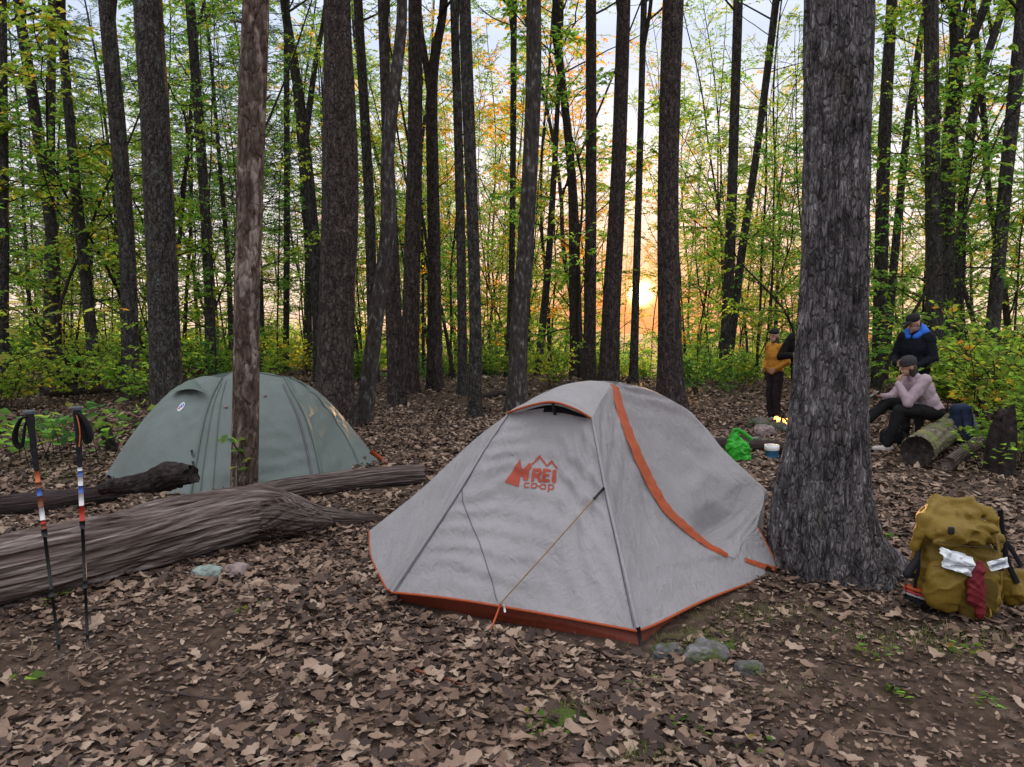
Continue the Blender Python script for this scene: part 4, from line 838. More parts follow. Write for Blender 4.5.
b2 = thing('fallen_log', 'straight weathered log at the foot of the dead trunk, pointing at the grey tent', 'log', G(360, 486))
log_obj('trunk', log_mesh([L_(196, 525, .10), L_(260, 507, .12), L_(330, 494, .12), L_(390, 487, .115), L_(423, 484, .11)], [.08, .105, .105, .105, .10], 110, 240, 7.7, .085, .6, .05), M['log'], b2)
b3 = thing('fallen_log', 'thin dark log lying between the big weathered log and the green tent', 'log', G(60, 512))
log_obj('trunk', log_mesh([L_(-160, 545, .10), L_(-20, 520, .10), L_(60, 510, .095), L_(120, 500, .085)], [.11, .10, .095, .07], 60, 160, 3.1, .06, .8, .05), M['log_dark'], b3)
a_, b_, c_ = P(108, 487, 6.0), P(150, 482, 5.75), P(190, 474, 5.55)
stub = thing('broken_branch', 'black rotten branch stub propped on top of the big log', 'branch', b_+[0, 0, -.06])
log_obj('stub', log_mesh([a_+[-.1, .1, -.05], a_, b_, b_*.5+c_*.5+[0, 0, .02], c_], [.04, .055, .085, .11, .07], 56, 90, 9.9, .14, 1., .12), M['char'], stub)
# seat log and its neighbours on the far right
sl = thing('seat_log', 'short mossy pale log the seated woman sits on', 'log', G(930, 462))
e0, e1 = G(916, 468), G(952, 440); ax_ = (e1-e0)/np.linalg.norm(e1-e0)
log_obj('trunk', log_mesh([e0+[0, 0, .19], e0*.5+e1*.5+[0, 0, .2], e1+ax_*.3+[0, 0, .2]], [.175, .195, .18], 60, 60, 2.2, .10, .4), M['log_pale'], sl)
mb = MB(); mb.add(*tube([e0-ax_*.006+[0, 0, .19], e0+ax_*.01+[0, 0, .19]], .165, 30)); put('cut_end', mb, M['char'], sl)
g2 = G(948, 470); lg = thing('small_log', 'thin grey log beside the mossy seat log', 'log', g2)
log_obj('trunk', log_mesh([g2+[0, 0, .07], G(965, 459)+[0, 0, .10], G(985, 446)+[0, 0, .14]], [.07, .075, .075], 40, 50, 5.2, .05, .4), M['log'], lg)
st_ = thing('tree_stump', 'ragged dark stump at the right edge overgrown with leaves', 'stump', G(1000, 474))
g3 = G(1000, 474); mb = MB()
V, F = tube(spline([g3+[0, 0, -.05], g3+[0, 0, .25], g3+[.0, 0, .5], g3+[.01, 0, .68]], 40), np.interp(np.linspace(0, 1, 40), [0, .15, .6, 1], [.20, .14, .12, .085]), 60, True,
            lambda th, s, p: 1+.34*fbm(np.stack([np.cos(th)*3, np.sin(th)*3, s*1.2], -1), 3))
k = np.repeat(np.arange(40), 60); V[:2400, 2] += np.where(k > 22, (k-22)/18, 0)*.26*fbm(V[:2400]*[13, 13, 0]+3, 2); mb.add(V, F); put('wood', mb, M['char'], st_)
l4 = thing('fallen_log', 'dark log on the ground behind the green plastic bag', 'log', G(720, 449))
log_obj('trunk', log_mesh([L_(672, 448, .09), L_(710, 450, .09), L_(750, 452, .09), L_(800, 456, .09)], [.07, .085, .085, .07], 48, 80, 6.1, .06, .8, .04), M['log_dark'], l4)
for lab, pts, r in (('dark fallen branch at the foot of the lichen trunk', [(470, 402), (500, 396), (530, 398)], .07), ('dark log half hidden in the plants left of the green tent', [(40, 398), (90, 394), (140, 392)], .12), ('thin pole lying on the leaf-strewn path behind the grey tent', [(395, 429), (430, 428), (478, 427)], .03)):
    t = thing('fallen_branch', lab, 'branch', G(*pts[1])); log_obj('wood', log_mesh([L_(x, y, r) for x, y in pts], [r, r*.95, r*.7], 30, 60, pts[0][0]*.1, .06), M['log_dark'], t)
for lab, pts, w in (('dark upright broken stump among the left undergrowth', [(60, 392, 26), (62, 372, 30), (62, 352, 34)], 17), ('small dark leaning stump left of the green tent', [(116, 462, 13), (110, 444, 12), (103, 425, 11)], 9.6)):
    t = thing('tree_stump', lab, 'stump', P(pts[0][0], pts[0][1]+4, w)); log_obj('wood', log_mesh([P(x, y, w) for x, y, _ in pts], [q*w/F_PX/2 for _, _, q in pts], 40, 50, w, .1, .3, .1), M['char'], t)
def stone(name, label, g, r, mat, seed, rz=0.):
    V, F = sphere((0, 0, 0), (1, 1, 1), 72, 48, .8); q = V*1.3+seed; V = V*(1+.30*fbm(q, 3)-.12*np.abs(noise3(q*2.7))-.06*np.abs(noise3(q*7)))[:, None]; V[:, 2] *= 1+.15*noise3(q*2); V = V*np.array(r)@np.array(Matrix.Rotation(rz, 3, 'Z')).T+g
    o = put(name, MB().add(V, F), mat, org=g); tag(o, label, 'stone'); return o
stone('stone', 'mossy grey stone half buried in front of the grey tent corner', G(706, 656)+[0, 0, -.02], (.13, .09, .08), M['rock'], 1.)
stone('stone', 'pale green-white stone in the leaves below the big log', G(208, 578)+[0, 0, .02], (.10, .07, .06), M['rock_pale'], 5.)
stone('stone', 'dull pinkish stone beside the pale green-white stone', G(237, 576)+[0, 0, .02], (.08, .07, .06), M['rock_pink'], 8.)
stone('stone', 'low mossy grey stone touching the grey tent corner', G(668, 653)+[0, 0, -.01], (.09, .07, .06), M['rock'], 14.)
stone('stone', 'flat grey stone next to a curl of bark right of the mossy stone', G(748, 670)+[0, 0, .01], (.07, .05, .03), M['rock'], 11.)
def twig(label, pts, r, mat, name='stick', lift=.015):
    p = [G(x, y, lift) for x, y in pts]; o = put(name, MB().add(*tube(spline(p, 20), np.linspace(r, r*.5, 20), 8, True, bark_mod(pts[0][0], .2))), mat); tag(o, label, 'stick'); return o
M['red_stick'] = plain('red_brown_stick', (.22, .06, .035), .8)
twig('red-brown stick lying left of the guy line stake', [(405, 667), (430, 674), (462, 684)], .006, M['red_stick'])
twig('dark twig on bare soil left of the moss clump', [(640, 716), (660, 722), (690, 724)], .006, M['twig'])
twig('dark stick on the bare ground below the oak', [(790, 640), (830, 660), (868, 668)], .006, M['twig'])
twig('stick leaning out of the moss clump in the leaves', [(576, 724), (579, 710), (580, 700)], .008, M['log_dark'], lift=.04)
twig('black strap-like stick lying in front of the yellow backpack', [(920, 612), (928, 625), (937, 636)], .007, M['twig'])
twig('long thin twig in the leaves at the lower left', [(160, 690), (230, 700), (310, 688)], .005, M['log_dark'])
twig('pale dry twig right of the mossy stone', [(742, 662), (752, 668), (764, 678)], .006, M['log_pale'])
cb = G(755, 668); 
# moss and small green plants on the ground
def tuft(n, c, sx, sy, h, w, seed):
    r_ = np.random.default_rng(seed); x = c[0]+r_.normal(0, sx, n); y = c[1]+r_.normal(0, sy, n); z = ground_z(x, y); a = r_.random(n)*6.28; hh = h*(.5+r_.random(n)); lean = r_.normal(0, .45, (n, 2))
    p = np.stack([x, y, z], -1); s = np.stack([np.cos(a), np.sin(a), a*0], -1)*w; t = p+np.stack([lean[:, 0]*hh, lean[:, 1]*hh, hh], -1); m = (p+t)/2+np.array([0, 0, .1])*hh[:, None]
    V = np.stack([p-s, p+s, m+s*.7, m-s*.7, t], 1); b = (np.arange(n)*5)[:, None]; return V.reshape(-1, 3), [b+np.array([[0, 1, 2, 3]]), b+np.array([[3, 2, 4]])]
def moss_patch(c, r, seed, label):
    V, F = sphere((0, 0, 0), (1, 1, 1), 40, 20); V = V*(1+.35*fbm(V*1.7+seed, 3))[:, None]*np.array(r)+c; mb = MB().add(V, F); o = put('moss_clump', mb, M['moss'], org=c); tag(o, label, 'moss')
moss_patch(G(566, 722), (.10, .09, .035), 2., 'small green moss clump in the leaves in front of the grey tent')
moss_patch(G(718, 646), (.10, .06, .035), 7., 'soft green moss patch above the mossy stone')
mb = MB()
for (px, py, n, sx, sy, h) in ((700, 640, 260, .13, .05, .045), (760, 615, 240, .22, .08, .04), (880, 640, 220, .25, .12, .035), (566, 715, 200, .07, .05, .04), (925, 640, 120, .12, .08, .04), (1000, 640, 120, .15, .08, .035), (640, 760, 80, .06, .03, .05), (780, 690, 100, .2, .1, .03), (60, 480, 160, .2, .2, .06)):
    g = G(px, py); mb.add(*tuft(n, g, sx, sy, h, .0022, px))
gm = leaf_mat('grass_blade', [(0, (.05, .08, .015)), (.6, (.10, .13, .03)), (1, (.22, .19, .08))], .3, tree_var=0.)
tag(put('grass', mb, gm, org=np.zeros(3), sm=False), 'sparse short grass blades on the bare trampled soil', 'grass', kind='stuff')
mb = MB(); r_ = np.random.default_rng(5); pos = []
for px, py, k, s in ((30, 679, 1, .06), (760, 752, 2, .03), (318, 735, 3, .02), (545, 735, 4, .03), (870, 655, 5, .04), (690, 730, 3, .03), (905, 700, 3, .04), (640, 690, 3, .025), (985, 705, 3, .04), (930, 580, 6, .07), (60, 600, 5, .04), (880, 540, 8, .06), (250, 610, 2, .03), (960, 655, 6, .04)):
    g = G(px, py)
    for _ in range(k*3):
        q = g+np.r_[r_.normal(0, .05, 2), .015+.03*r_.random()]; a = r_.random()*6.28; pos.append((q, [math.cos(a), math.sin(a), .25], s*(.7+.6*r_.random())))
A_ = [np.array([p[i] for p in pos], float) for i in range(3)]
mb.add(*leaf_quads(A_[0], A_[1], np.array([0, 0, 1.])+r_.normal(0, .3, A_[0].shape), A_[2], A_[2]*.75))
tag(put('seedlings', mb, M['leaf_green'], org=np.zeros(3), sm=False), 'tiny green seedling leaves scattered over the forest floor', 'seedlings', kind='stuff')
# leafy plants nearer the camera
def maple_leaf(p, d, n, L):
    """five-lobed leaf as a fan"""
    d = d/np.linalg.norm(d); s = np.cross(d, n); s /= np.linalg.norm(s); up = np.cross(s, d)
    o = [(0, 0), (-.12, .16), (-.48, .10), (-.30, .32), (-.52, .58), (-.20, .56), (0, 1), (.20, .56), (.52, .58), (.30, .32), (.48, .10), (.12, .16)]
    V = [p+s*x*L+d*y*L-up*L*(.25*abs(x)**1.5+.12*y*y) for x, y in o]+[p+d*L*.38+up*L*.03]; k = len(o)
    return np.array(V), np.array([[i, (i+1) % k, k] for i in range(k)])
def leafy_plant(name, label, cat, stems, mat, L=(.08, .13), per=7, seed=0, lobed=True, group=None):
    """stems: list of paths of world points; leaves set along the last two thirds"""
    r_ = np.random.default_rng(seed); t = thing(name, label, cat, stems[0][0], group); w = MB(); f = MB()
    for st in stems:
        s = spline(st, 16); w.add(*tube(s, np.linspace(.007, .002, 16), 6))
        for k in range(per):
            u = .3+.7*(k+r_.random()*.6)/per; i = min(int(u*15), 14); p = s[i]; ax = s[i+1]-s[i] if i < 15 else s[i]-s[i-1]; a = r_.random()*6.28; h = np.array([math.cos(a), math.sin(a), .15+.2*r_.random()]); d = h+ax/np.linalg.norm(ax)*.4; l = L[0]+(L[1]-L[0])*r_.random(); q = p+d*l*.5
            w.add(*tube([p, q], .0015, 4)); n = np.array([0, -.35, 1.])+r_.normal(0, .35, 3)
            if lobed: V, F = maple_leaf(q, d+[0, 0, -.25], n, l)
            else: V, F = leaf_quads(q[None], (d+[0, 0, -.2])[None], n[None], np.array([l]), np.array([l*.6]))
            f.add(V, F)
    put('stem', w, M['twig'], t); put('foliage', f, mat, t, sm=False); return t
def st_at(px, py, d, h, lean=(0, 0), z0=None):
    b = P(px, py, d); b[2] = float(ground_z(b[0], d)); return [b, b+[lean[0]*.4, lean[1]*.4, h*.55], b+[lean[0], lean[1], h]]
leafy_plant('seedling_tree', 'small green seedling sprouting against the bare dead trunk', 'seedling', [[P(238, 488, 6.9), P(238, 462, 6.85), P(240, 440, 6.85)], [P(238, 450, 6.85), P(230, 440, 6.8), P(224, 441, 6.75)]], M['leaf_green'], (.08, .12), 6, 3)
for k, (px, d, h, lab) in enumerate(((28, 8.6, .62, 'broad-leaved green plant just behind the trekking pole nearer the edge'), (62, 8.8, .7, 'broad-leaved green plant in the gap between the two trekking poles'), (98, 8.7, .66, 'broad-leaved green plant close to the small leaning stump'))):
    leafy_plant('leafy_plant', lab, 'plant', [st_at(px+dx*14, 440, d+dy*.2, h*(.8+.15*dx*dy), (dx*.3, dy*.2)) for dx, dy in ((-1, 0), (0, -1), (1, 1), (.4, .5), (-.6, 1))], M['leaf_deep' if k == 1 else 'leaf_green'], (.12, .18), 13, 20+k, False)
leafy_plant('maple_branch_sapling', 'slender maple sapling with yellow lobed leaves at the left edge', 'sapling', [[P(-40, 560, 5.2), P(-40, 420, 5.2), P(-30, 330, 5.25)], [P(-40, 400, 5.2), P(0, 325, 5.15), P(60, 315, 5.1), P(125, 309, 5.05)], [P(-40, 420, 5.2), P(-5, 340, 5.4), P(20, 300, 5.4)], [P(-40, 410, 5.2), P(-10, 372, 5), P(40, 352, 5), P(66, 350, 5)]], leaf_mat('maple_yellow_leaf', [(0, (.12, .17, .02)), (.55, (.2, .2, .025)), (.8, (.3, .18, .02)), (1, (.42, .15, .02))], .55, tree_var=0.), (.07, .11), 11, 31)
for k, (px, d, s_) in enumerate(((1016, 11.9, 1.1), (1048, 9.2, 1.15), (1015, 11.2, 1.35), (985, 13.2, 1.3), (1070, 10.6, 1.3), (962, 13.6, 1.1), (1030, 8.2, .6))):
    q = P(px, 440, d); stand(SHR[(0, 2, 4)[k % 3]], 'shrub', ('stem', 'foliage'), on_ground(q[0], d), (s_, s_), k*1.9, 'bright yellow-green shrub crowding round the ragged stump at the right edge', 'shrub', 'shrubs round the ragged stump')
for k, (px, d, h, n_, lab) in enumerate(((992, 8.1, .5, 3, 'yellow-green bush in front of the ragged stump'), (1020, 8.6, .8, 4, 'yellow-green bush at the right edge beyond the ragged stump'), (1050, 10.5, 1.2, 4, 'bush cut by the right edge of the photo'))):
    leafy_plant('bush', lab, 'bush', [st_at(px+dx*10, 440, d+dy*.2, h*(.75+.25*abs(dx)), (dx*.3, dy*.3)) for dx, dy in ((-1, 0), (0, -1), (1, .3), (.5, 1), (-.7, .8))], M['leaf_yellow'], (.07, .11), 14, 40+k, False)
# ------------------------------------------------------------------ trekking poles
for nm, c in (('band_orange', (.45, .12, .04)), ('band_white', (.6, .6, .62)), ('band_blue', (.06, .12, .40)), ('band_red', (.42, .03, .02)), ('band_brown', (.16, .05, .025))): M[nm] = plain(nm, c, .5)
M['shaft'] = plain('black_shaft', (.007, .007, .008), .45, .25); M['foam'] = plain('black_foam', (.018, .018, .02), .95, .1, .4, 220); M['cap_grey'] = plain('grip_cap', (.10, .11, .14), .5)
def trek_pole(label, pxs, bands, strap, cord):
    """pxs: cap, grip end, bands end, ground"""
    g = G(*pxs[3]); d1 = g[1]; top = P(pxs[0][0], pxs[0][1], d1+.1); ax = (g-top)/np.linalg.norm(g-top); H = np.linalg.norm(g-top)
    at = lambda f: top+ax*H*f
    t = thing('trekking_pole', label, 'trekking pole', g, 'trekking poles')
    f1 = (pxs[1][1]-pxs[0][1])/(pxs[3][1]-pxs[0][1]); f2 = (pxs[2][1]-pxs[0][1])/(pxs[3][1]-pxs[0][1])
    put('shaft', MB().add(*tube([at(f1*.8), at(f2), at(f2+.02)], [.0095, .0092, .0088], 14)).add(*tube([at(f2), at(.74)], .0082, 14)).add(*tube([at(.73), at(.97)], .0068, 12)), M['shaft'], t)
    s = np.linspace(0, 1, 40); rr = .0165-.004*s+.0016*np.sin(s*38)*(s > .45)+.004*np.exp(-((s-.12)/.1)**2)
    gp = put('grip', MB().add(*tube(np.array([at(.012+(f1-.012)*q) for q in s]), rr, 18)), M['foam'], t)
    put('grip_cap', MB().add(*tube([top, top+ax*.004, top+ax*.014, top+ax*.02], [.021, .027, .026, .018], 20)), M['cap_grey'], gp)
    n = len(bands); fa = f1+.005
    for k, (m, w) in enumerate(bands):
        put('band', MB().add(*tube([at(fa), at(fa+w*(f2-f1)*.97)], .0112, 14)), M['band_'+m], t); fa += w*(f2-f1)
    put('lever_lock', MB().add(*tube([at(f2+.005), at(f2+.035)], .013, 12)).add(*tube([at(f2+.008)+[.012, -.008, 0], at(f2+.035)+[.014, -.01, 0]], .006, 8)), M['black'], t)
    put('lever_lock', MB().add(*tube([at(.725), at(.755)], .012, 12)), M['black'], t)
    put('basket', MB().add(*tube([at(.94), at(.945), at(.95)], [.012, .026, .014], 18)), M['black'], t)
    put('tip', MB().add(*tube([at(.965), at(1.02)], [.006, .003], 8)), M['metal'], t)
    sx = strap; q = top+ax*.03; w = spline([q+[0, -.015, 0], q+[sx*.03, -.02, -.012], q+[sx*.062, -.015, -.07], q+[sx*.070, -.01, -.125], q+[sx*.05, 0, -.15], q+[sx*.036, .0, -.11], q+[sx*.026, .005, -.04], q+[0, .01, -.005]], 40)
    put('wrist_strap', MB().add(*tube(w, np.interp(np.linspace(0, 1, 40), [0, .25, .6, 1], [.012, .022, .024, .012]), 8, True, None, .35)), M['black_cloth'], gp)
    if cord:
        c = spline([q+[sx*.008, -.022, -.01], q+[sx*.022, -.03, -.05], q+[sx*.026, -.03, -.11], q+[sx*.018, -.028, -.17]], 20); put('cord', MB().add(*tube(c, .0035, 6)), M['band_orange'], gp)
    return t
trek_pole('black trekking pole with orange and blue bands, nearer the left edge', [(29, 410), (37, 470), (46, 528), (60, 657)], [('orange', .2), ('brown', .1), ('blue', .13), ('brown', .2), ('white', .22), ('red', .06), ('brown', .09)], -1, False)
trek_pole('black trekking pole with white, blue and red bands and an orange cord', [(77, 406), (81, 466), (82, 520), (88, 647)], [('white', .07), ('blue', .1), ('white', .18), ('blue', .13), ('white', .24), ('red', .28)], 1, True)
# ------------------------------------------------------------------ packs and bags
def blob(name, prims, mat, parent=None, org=None, rz=0., vox=.012, sm=4, wr=.008, ws=10., wr2=.0, cr=0., cf=60.):
    V, FL = remesh(prims, vox, sm, wr, ws)
    if cr:
        a = np.stack([V[:, 0]+.5*V[:, 1], V[:, 2]], -1); c0 = V.mean(0); N = V-c0; N /= np.linalg.norm(N, axis=1)[:, None]
        f_ = lambda ang, f, sd: (lambda t: 1-2*np.abs(np.sin(t))**.6)(((math.cos(ang)*a[:, 0]+math.sin(ang)*a[:, 1])*f+3*noise3(V*5+sd)+1.2*noise3(V*13+sd)))*smooth((noise3(V*6+sd*2)+.4)/.8)
        V = V+N*(cr*(f_(1.2, cf, 1.3)+.8*f_(.5, cf*.7, 4.1)+.6*f_(-.9, cf*.8, 7.7)))[:, None]
    if wr2: V = V+np.stack([wr2*noise3(V*ws*2.7+k*9) for k in range(3)], -1)
    if rz: V = V@np.array(Matrix.Rotation(rz, 3, 'Z')).T
    b = ORG[parent.name] if parent is not None else np.array(org); return put(name, (V+b, FL), mat, parent, org=org)
M['olive'] = fabric('mustard_nylon', (.165, .105, .010), .65, .3, 0); M['olive_dark'] = fabric('mustard_mesh', (.075, .05, .009), .8, .3, 0)
M['navy'] = fabric('navy_nylon', (.018, .026, .06), .7, .3, 0); M['blackbag'] = fabric('black_nylon', (.016, .016, .02), .7, .3, 0)
M['green_bag'] = fabric('bright_green_plastic', (.05, .46, .04), .35, .5, .3); M['red_sack'] = fabric('red_sack', (.13, .007, .012), .7, .3, 0)
M['paper'] = fabric('white_film', (.66, .70, .74), .35, .3, .0); M['ink'] = plain('grey_print', (.14, .16, .22), .6)
gb_ = G(968, 618)+[0, .16, 0]; pk = thing('hiking_backpack', 'mustard yellow hiking backpack slumped on the ground right of the oak', 'backpack', gb_)
blob('body', [sphere((.0, .02, .25), (.205, .145, .27), 32, 20, .7, eul(-4, 3, 0)), sphere((.05, -.02, .10), (.20, .15, .12), 24, 14, .7), sphere((.15, 0, .2), (.10, .13, .20), 24, 14, .8)], M['olive'], pk, wr=.02, ws=7, vox=.008, sm=3, wr2=.006, cr=.009, cf=38)
lid = blob('lid', [sphere((-.02, -.04, .475), (.20, .155, .075), 30, 18, .7, eul(10, 7, 0)), sphere((-.02, .0, .545), (.15, .09, .05), 24, 14, .8), capsule((-.20, -.06, .53), (-.08, .04, .60), .038, .04), capsule((-.08, .04, .60), (.10, .03, .605), .04, .03), capsule((.10, .03, .60), (.17, -.06, .55), .03, .03), capsule((-.21, -.06, .52), (-.24, -.04, .36), .045, .03), capsule((.17, -.06, .55), (.19, -.08, .38), .03, .03), capsule((-.17, -.15, .47), (.12, -.16, .50), .025, .03), capsule((-.16, -.14, .41), (.16, -.15, .44), .03, .02)], M['olive'], pk, wr=.016, ws=9, vox=.007, sm=3, wr2=.008, cr=.010, cf=45)
blob('front_pocket', [sphere((-.10, -.145, .18), (.145, .075, .145), 28, 18, .7, eul(4, 0, 3)), sphere((.07, -.15, .16), (.10, .065, .16), 26, 16, .7)], M['olive'], pk, wr=.016, ws=9, vox=.007, sm=3, wr2=.006, cr=.008, cf=45)
blob('mesh_pocket', [sphere((.03, -.19, .12), (.11, .04, .125), 24, 14, .7)], M['olive_dark'], pk, wr=.01, ws=11, vox=.007, cr=.006)
blob('hip_belt', [capsule((.20, .05, .36), (.30, .0, .14), .05, .06), capsule((.30, 0, .14), (.44, -.06, .05), .06, .045), sphere((.38, .0, .12), (.12, .05, .11), 20, 12, .8)], M['olive'], pk, wr=.014, ws=9, vox=.008, wr2=.006, cr=.009, cf=40)
for pts, r, m in (([(-.235, -.06, .36), (-.245, -.09, .25), (-.255, -.08, .15), (-.235, -.10, .05)], .011, 'black_cloth'), ([(.20, -.08, .58), (.23, -.06, .45), (.28, -.04, .28), (.33, -.06, .16)], .016, 'black_cloth'), ([(.235, 0, .44), (.30, -.02, .36), (.36, -.04, .25)], .014, 'black_cloth'), ([(.12, -.17, .50), (.13, -.20, .36), (.14, -.21, .24), (.145, -.20, .20)], .009, 'olive')):
    put('strap', MB().add(*tube(spline(np.array(pts)+gb_, 24), r, 8, True, None, .35)), M[m], pk)
M['zip'] = plain('dark_zip', (.03, .024, .012), .6)
for nm, m, r, pts in (('zip_line', 'zip', .004, [(-.19, -.165, .43), (-.05, -.205, .415), (.08, -.205, .415), (.18, -.16, .44)]), ('zip_line', 'zip', .004, [(-.22, -.19, .30), (-.1, -.232, .315), (.02, -.232, .31)]),
        ('compression_strap', 'black_cloth', .008, [(.10, -.20, .40), (.17, -.15, .37), (.215, -.06, .35)]), ('compression_strap', 'black_cloth', .008, [(.14, -.20, .14), (.20, -.12, .13), (.225, -.04, .12)]),
        ('lash_loop', 'olive', .006, [(.05, -.235, .02), (.06, -.26, .05), (.07, -.235, .08)]), ('seam', 'olive_dark', .005, [(.155, -.19, .30), (.165, -.185, .18), (.16, -.17, .06)])):
    put(nm, MB().add(*tube(spline(np.array(pts)+gb_, 24), r, 8, True, None, .4)), M[m], pk)
blob('hip_pad', [capsule((-.22, -.05, .40), (-.245, -.07, .30), .012, .016), capsule((-.245, -.07, .30), (-.30, -.08, .22), .018, .026), capsule((-.30, -.08, .22), (-.24, -.06, .20), .02, .015)], M['blackbag'], pk, vox=.006, sm=2, wr=.004)
for x, z in ((-.14, .50), (.135, .30)): put('buckle', MB().add(*sphere(gb_+[x, -.205, z], (.017, .008, .022), 14, 8, .5)), M['black'], pk)
def crumple(c, u, v, su, sv, amp, seed, n=40):
    a, b = np.meshgrid(np.linspace(-.5, .5, n), np.linspace(-.5, .5, n)); u = np.array(u, float); v = np.array(v, float); w = np.cross(u, v); w /= np.linalg.norm(w)
    q = np.stack([a*3.2+seed, b*3.2, a*0], -1); ed = 1+.06*noise3(np.stack([a*2, b*2+seed, a*0], -1))
    S = np.array(c)+(a*su*ed)[..., None]*u+(b*sv*ed)[..., None]*v+(amp*(np.abs(noise3(q))*2-.6+.5*noise3(q*2.3)))[..., None]*w; n_ = .003*w
    return MB().add(*sheet(S)).add(*sheet(S+n_))
o = put('white_bag', crumple(gb_+[-.105, -.215, .33], (.95, -.1, -.32), (.1, .35, .9), .17, .11, .026, 2.), M['paper']); tag(o, 'crumpled white plastic bag sticking out of the yellow backpack pocket', 'bag')
o = put('folded_paper', crumple(gb_+[.115, -.215, .318], (.95, -.1, .30), (-.25, .2, .9), .10, .055, .006, 5.), M['paper']); tag(o, 'small folded white paper tucked beside the red sack', 'paper')
put('print', MB().add(*sheet(coons(*(lambda a, b, c, d: (curve(a, b), curve(c, d), curve(a, c), curve(b, d)))(gb_+[.078, -.226, .305], gb_+[.148, -.230, .327], gb_+[.072, -.224, .318], gb_+[.142, -.228, .340]), 8, 4)[0])), M['ink'], o)
o = blob('stuff_sack', [capsule((.005, -.235, .33), (.0, -.235, .30), .022, .035), sphere((-.015, -.235, .21), (.045, .03, .10), 20, 14, .9, eul(0, 8, 0)), sphere((.01, -.23, .16), (.035, .03, .11), 20, 14), sphere((-.03, -.24, .14), (.035, .025, .05), 18, 12), sphere((.02, -.235, .07), (.03, .02, .05), 18, 12)], M['red_sack'], org=gb_, vox=.005, wr=.008, ws=18, wr2=.003, cr=.006, cf=90)
tag(o, 'limp dark red sack hanging on the front of the yellow backpack', 'sack')
gs = G(930, 612)+[0, .03, 0]; sh = thing('zip_pouch', 'orange and grey striped pouch leaning at the foot of the yellow backpack', 'pouch', gs)
axp = [(-.12, .02), (-.05, 0), (.03, -.01), (.11, -.02)]
for nm, z0, w, m in (('base', .02, .045, 'black_cloth'), ('stripe', .045, .043, 'fly'), ('stripe', .06, .042, 'badge_red'), ('rim', .08, .045, 'orange')):
    pth_ = spline([(x, y, z0-.32*x*.9+.02) for x, y in axp], 24)+gs; put(nm, MB().add(*tube(pth_, np.interp(np.linspace(0, 1, 24), [0, .1, .9, 1], [.03, w, w, .03]), 18, True, None, .32)), M[m], sh)
g = G(741, 463)+[0, .12, 0]; gbag = thing('plastic_bag', 'bright green plastic bag standing on the leaves behind the grey tent', 'bag', g)
blob('bag', [sphere((0, 0, .13), (.15, .12, .15), 28, 18, .8, eul(0, -6, 0)), sphere((-.05, 0, .26), (.08, .07, .09), 20, 12), sphere((.03, 0, .05), (.14, .11, .06), 20, 12, .7)], M['green_bag'], gbag, vox=.008, wr=.03, ws=10, wr2=.012, cr=.012, cf=50)
for pts in ([(-.09, -.02, .30), (-.06, -.03, .38), (.02, -.03, .36), (.10, -.02, .30), (.16, -.01, .26)], [(-.03, .03, .30), (.03, .03, .345), (.11, .02, .30)]): put('handle', MB().add(*tube(spline(np.array(pts)+g, 20), .02, 8, True, None, .4)), M['green_bag'], gbag)
g = G(773, 459)+[0, .05, 0]; tb_ = thing('food_tub', 'small blue tub with white lid beside the oak, near the green bag', 'tub', g)
put('tub', MB().add(*tube([g+[0, 0, .0], g+[0, 0, .01], g+[0, 0, .10]], [.07, .075, .08], 24)), plain('blue_tub', (.05, .20, .38), .4), tb_); put('lid', MB().add(*tube([g+[0, 0, .102], g+[0, 0, .11], g+[0, 0, .165], g+[0, 0, .17]], [.08, .087, .085, .07], 24)), M['white'], tb_)
g = G(962, 448)+[.04, .12, 0]; o = thing('rucksack', 'tall navy rucksack standing behind the mossy seat log', 'rucksack', g)
blob('body', [sphere((0, 0, .24), (.15, .12, .25), 26, 18, .7, eul(0, -4, 0)), sphere((-.01, 0, .47), (.13, .10, .10), 20, 12, .7), sphere((0, -.1, .2), (.10, .06, .14), 20, 12, .7)], M['navy'], o, wr=.012, ws=8)
for x in (-.07, .06): put('strap', MB().add(*tube(spline(np.array([(x, -.11, .50), (x, -.16, .36), (x, -.15, .2), (x, -.12, .06)])+g, 20), .012, 8, True, None, .4)), M['black_cloth'], o)
g = G(897, 447)+[0, .15, 0]; o = thing('black_bag', 'slumped black bag on the ground under the seated woman', 'bag', g)
blob('body', [sphere((0, 0, .12), (.16, .13, .13), 24, 16, .8), sphere((.05, .02, .22), (.09, .08, .08), 20, 12)], M['blackbag'], o, wr=.015, ws=8)
put('strap', MB().add(*tube(spline(np.array([(-.08, -.1, .2), (-.02, -.13, .27), (.05, -.12, .24), (.09, -.11, .18)])+g, 16), .01, 8)), M['black_cloth'], o)
# ------------------------------------------------------------------ campfire
gf_ = G(781, 428); fr = np.random.default_rng(3); cf = thing('campfire', 'small campfire with orange flames by the yellow-jacketed person\'s feet', 'campfire', gf_)
M['flame'] = plain('flame', (1, .4, .1), emit=((1, .30, .05), 1.6)); M['ember'] = plain('charred_stick', (.02, .015, .012), .9)
for k in range(6):
    a = k*1.05+.2; e = np.array([math.cos(a)*.22, math.sin(a)*.22, .04]); put('firewood', MB().add(*tube([gf_+e, gf_+[-e[0]*.15, -e[1]*.15, .20]], [.026, .02], 9, True, bark_mod(k, .2))), M['ember'], cf)
for k in range(5):
    a = k*1.3; b = gf_+[math.cos(a)*.06, math.sin(a)*.06, .08]; h = .06+.05*fr.random(); put('flame', MB().add(*tube(spline([b, b+[.02*math.cos(a*3), 0, h*.4], b+[-.02, .01, h*.75], b+[.015, 0, h]], 14), np.interp(np.linspace(0, 1, 14), [0, .3, .7, 1], [.03, .05, .025, .002]), 10)), M['flame'], cf)
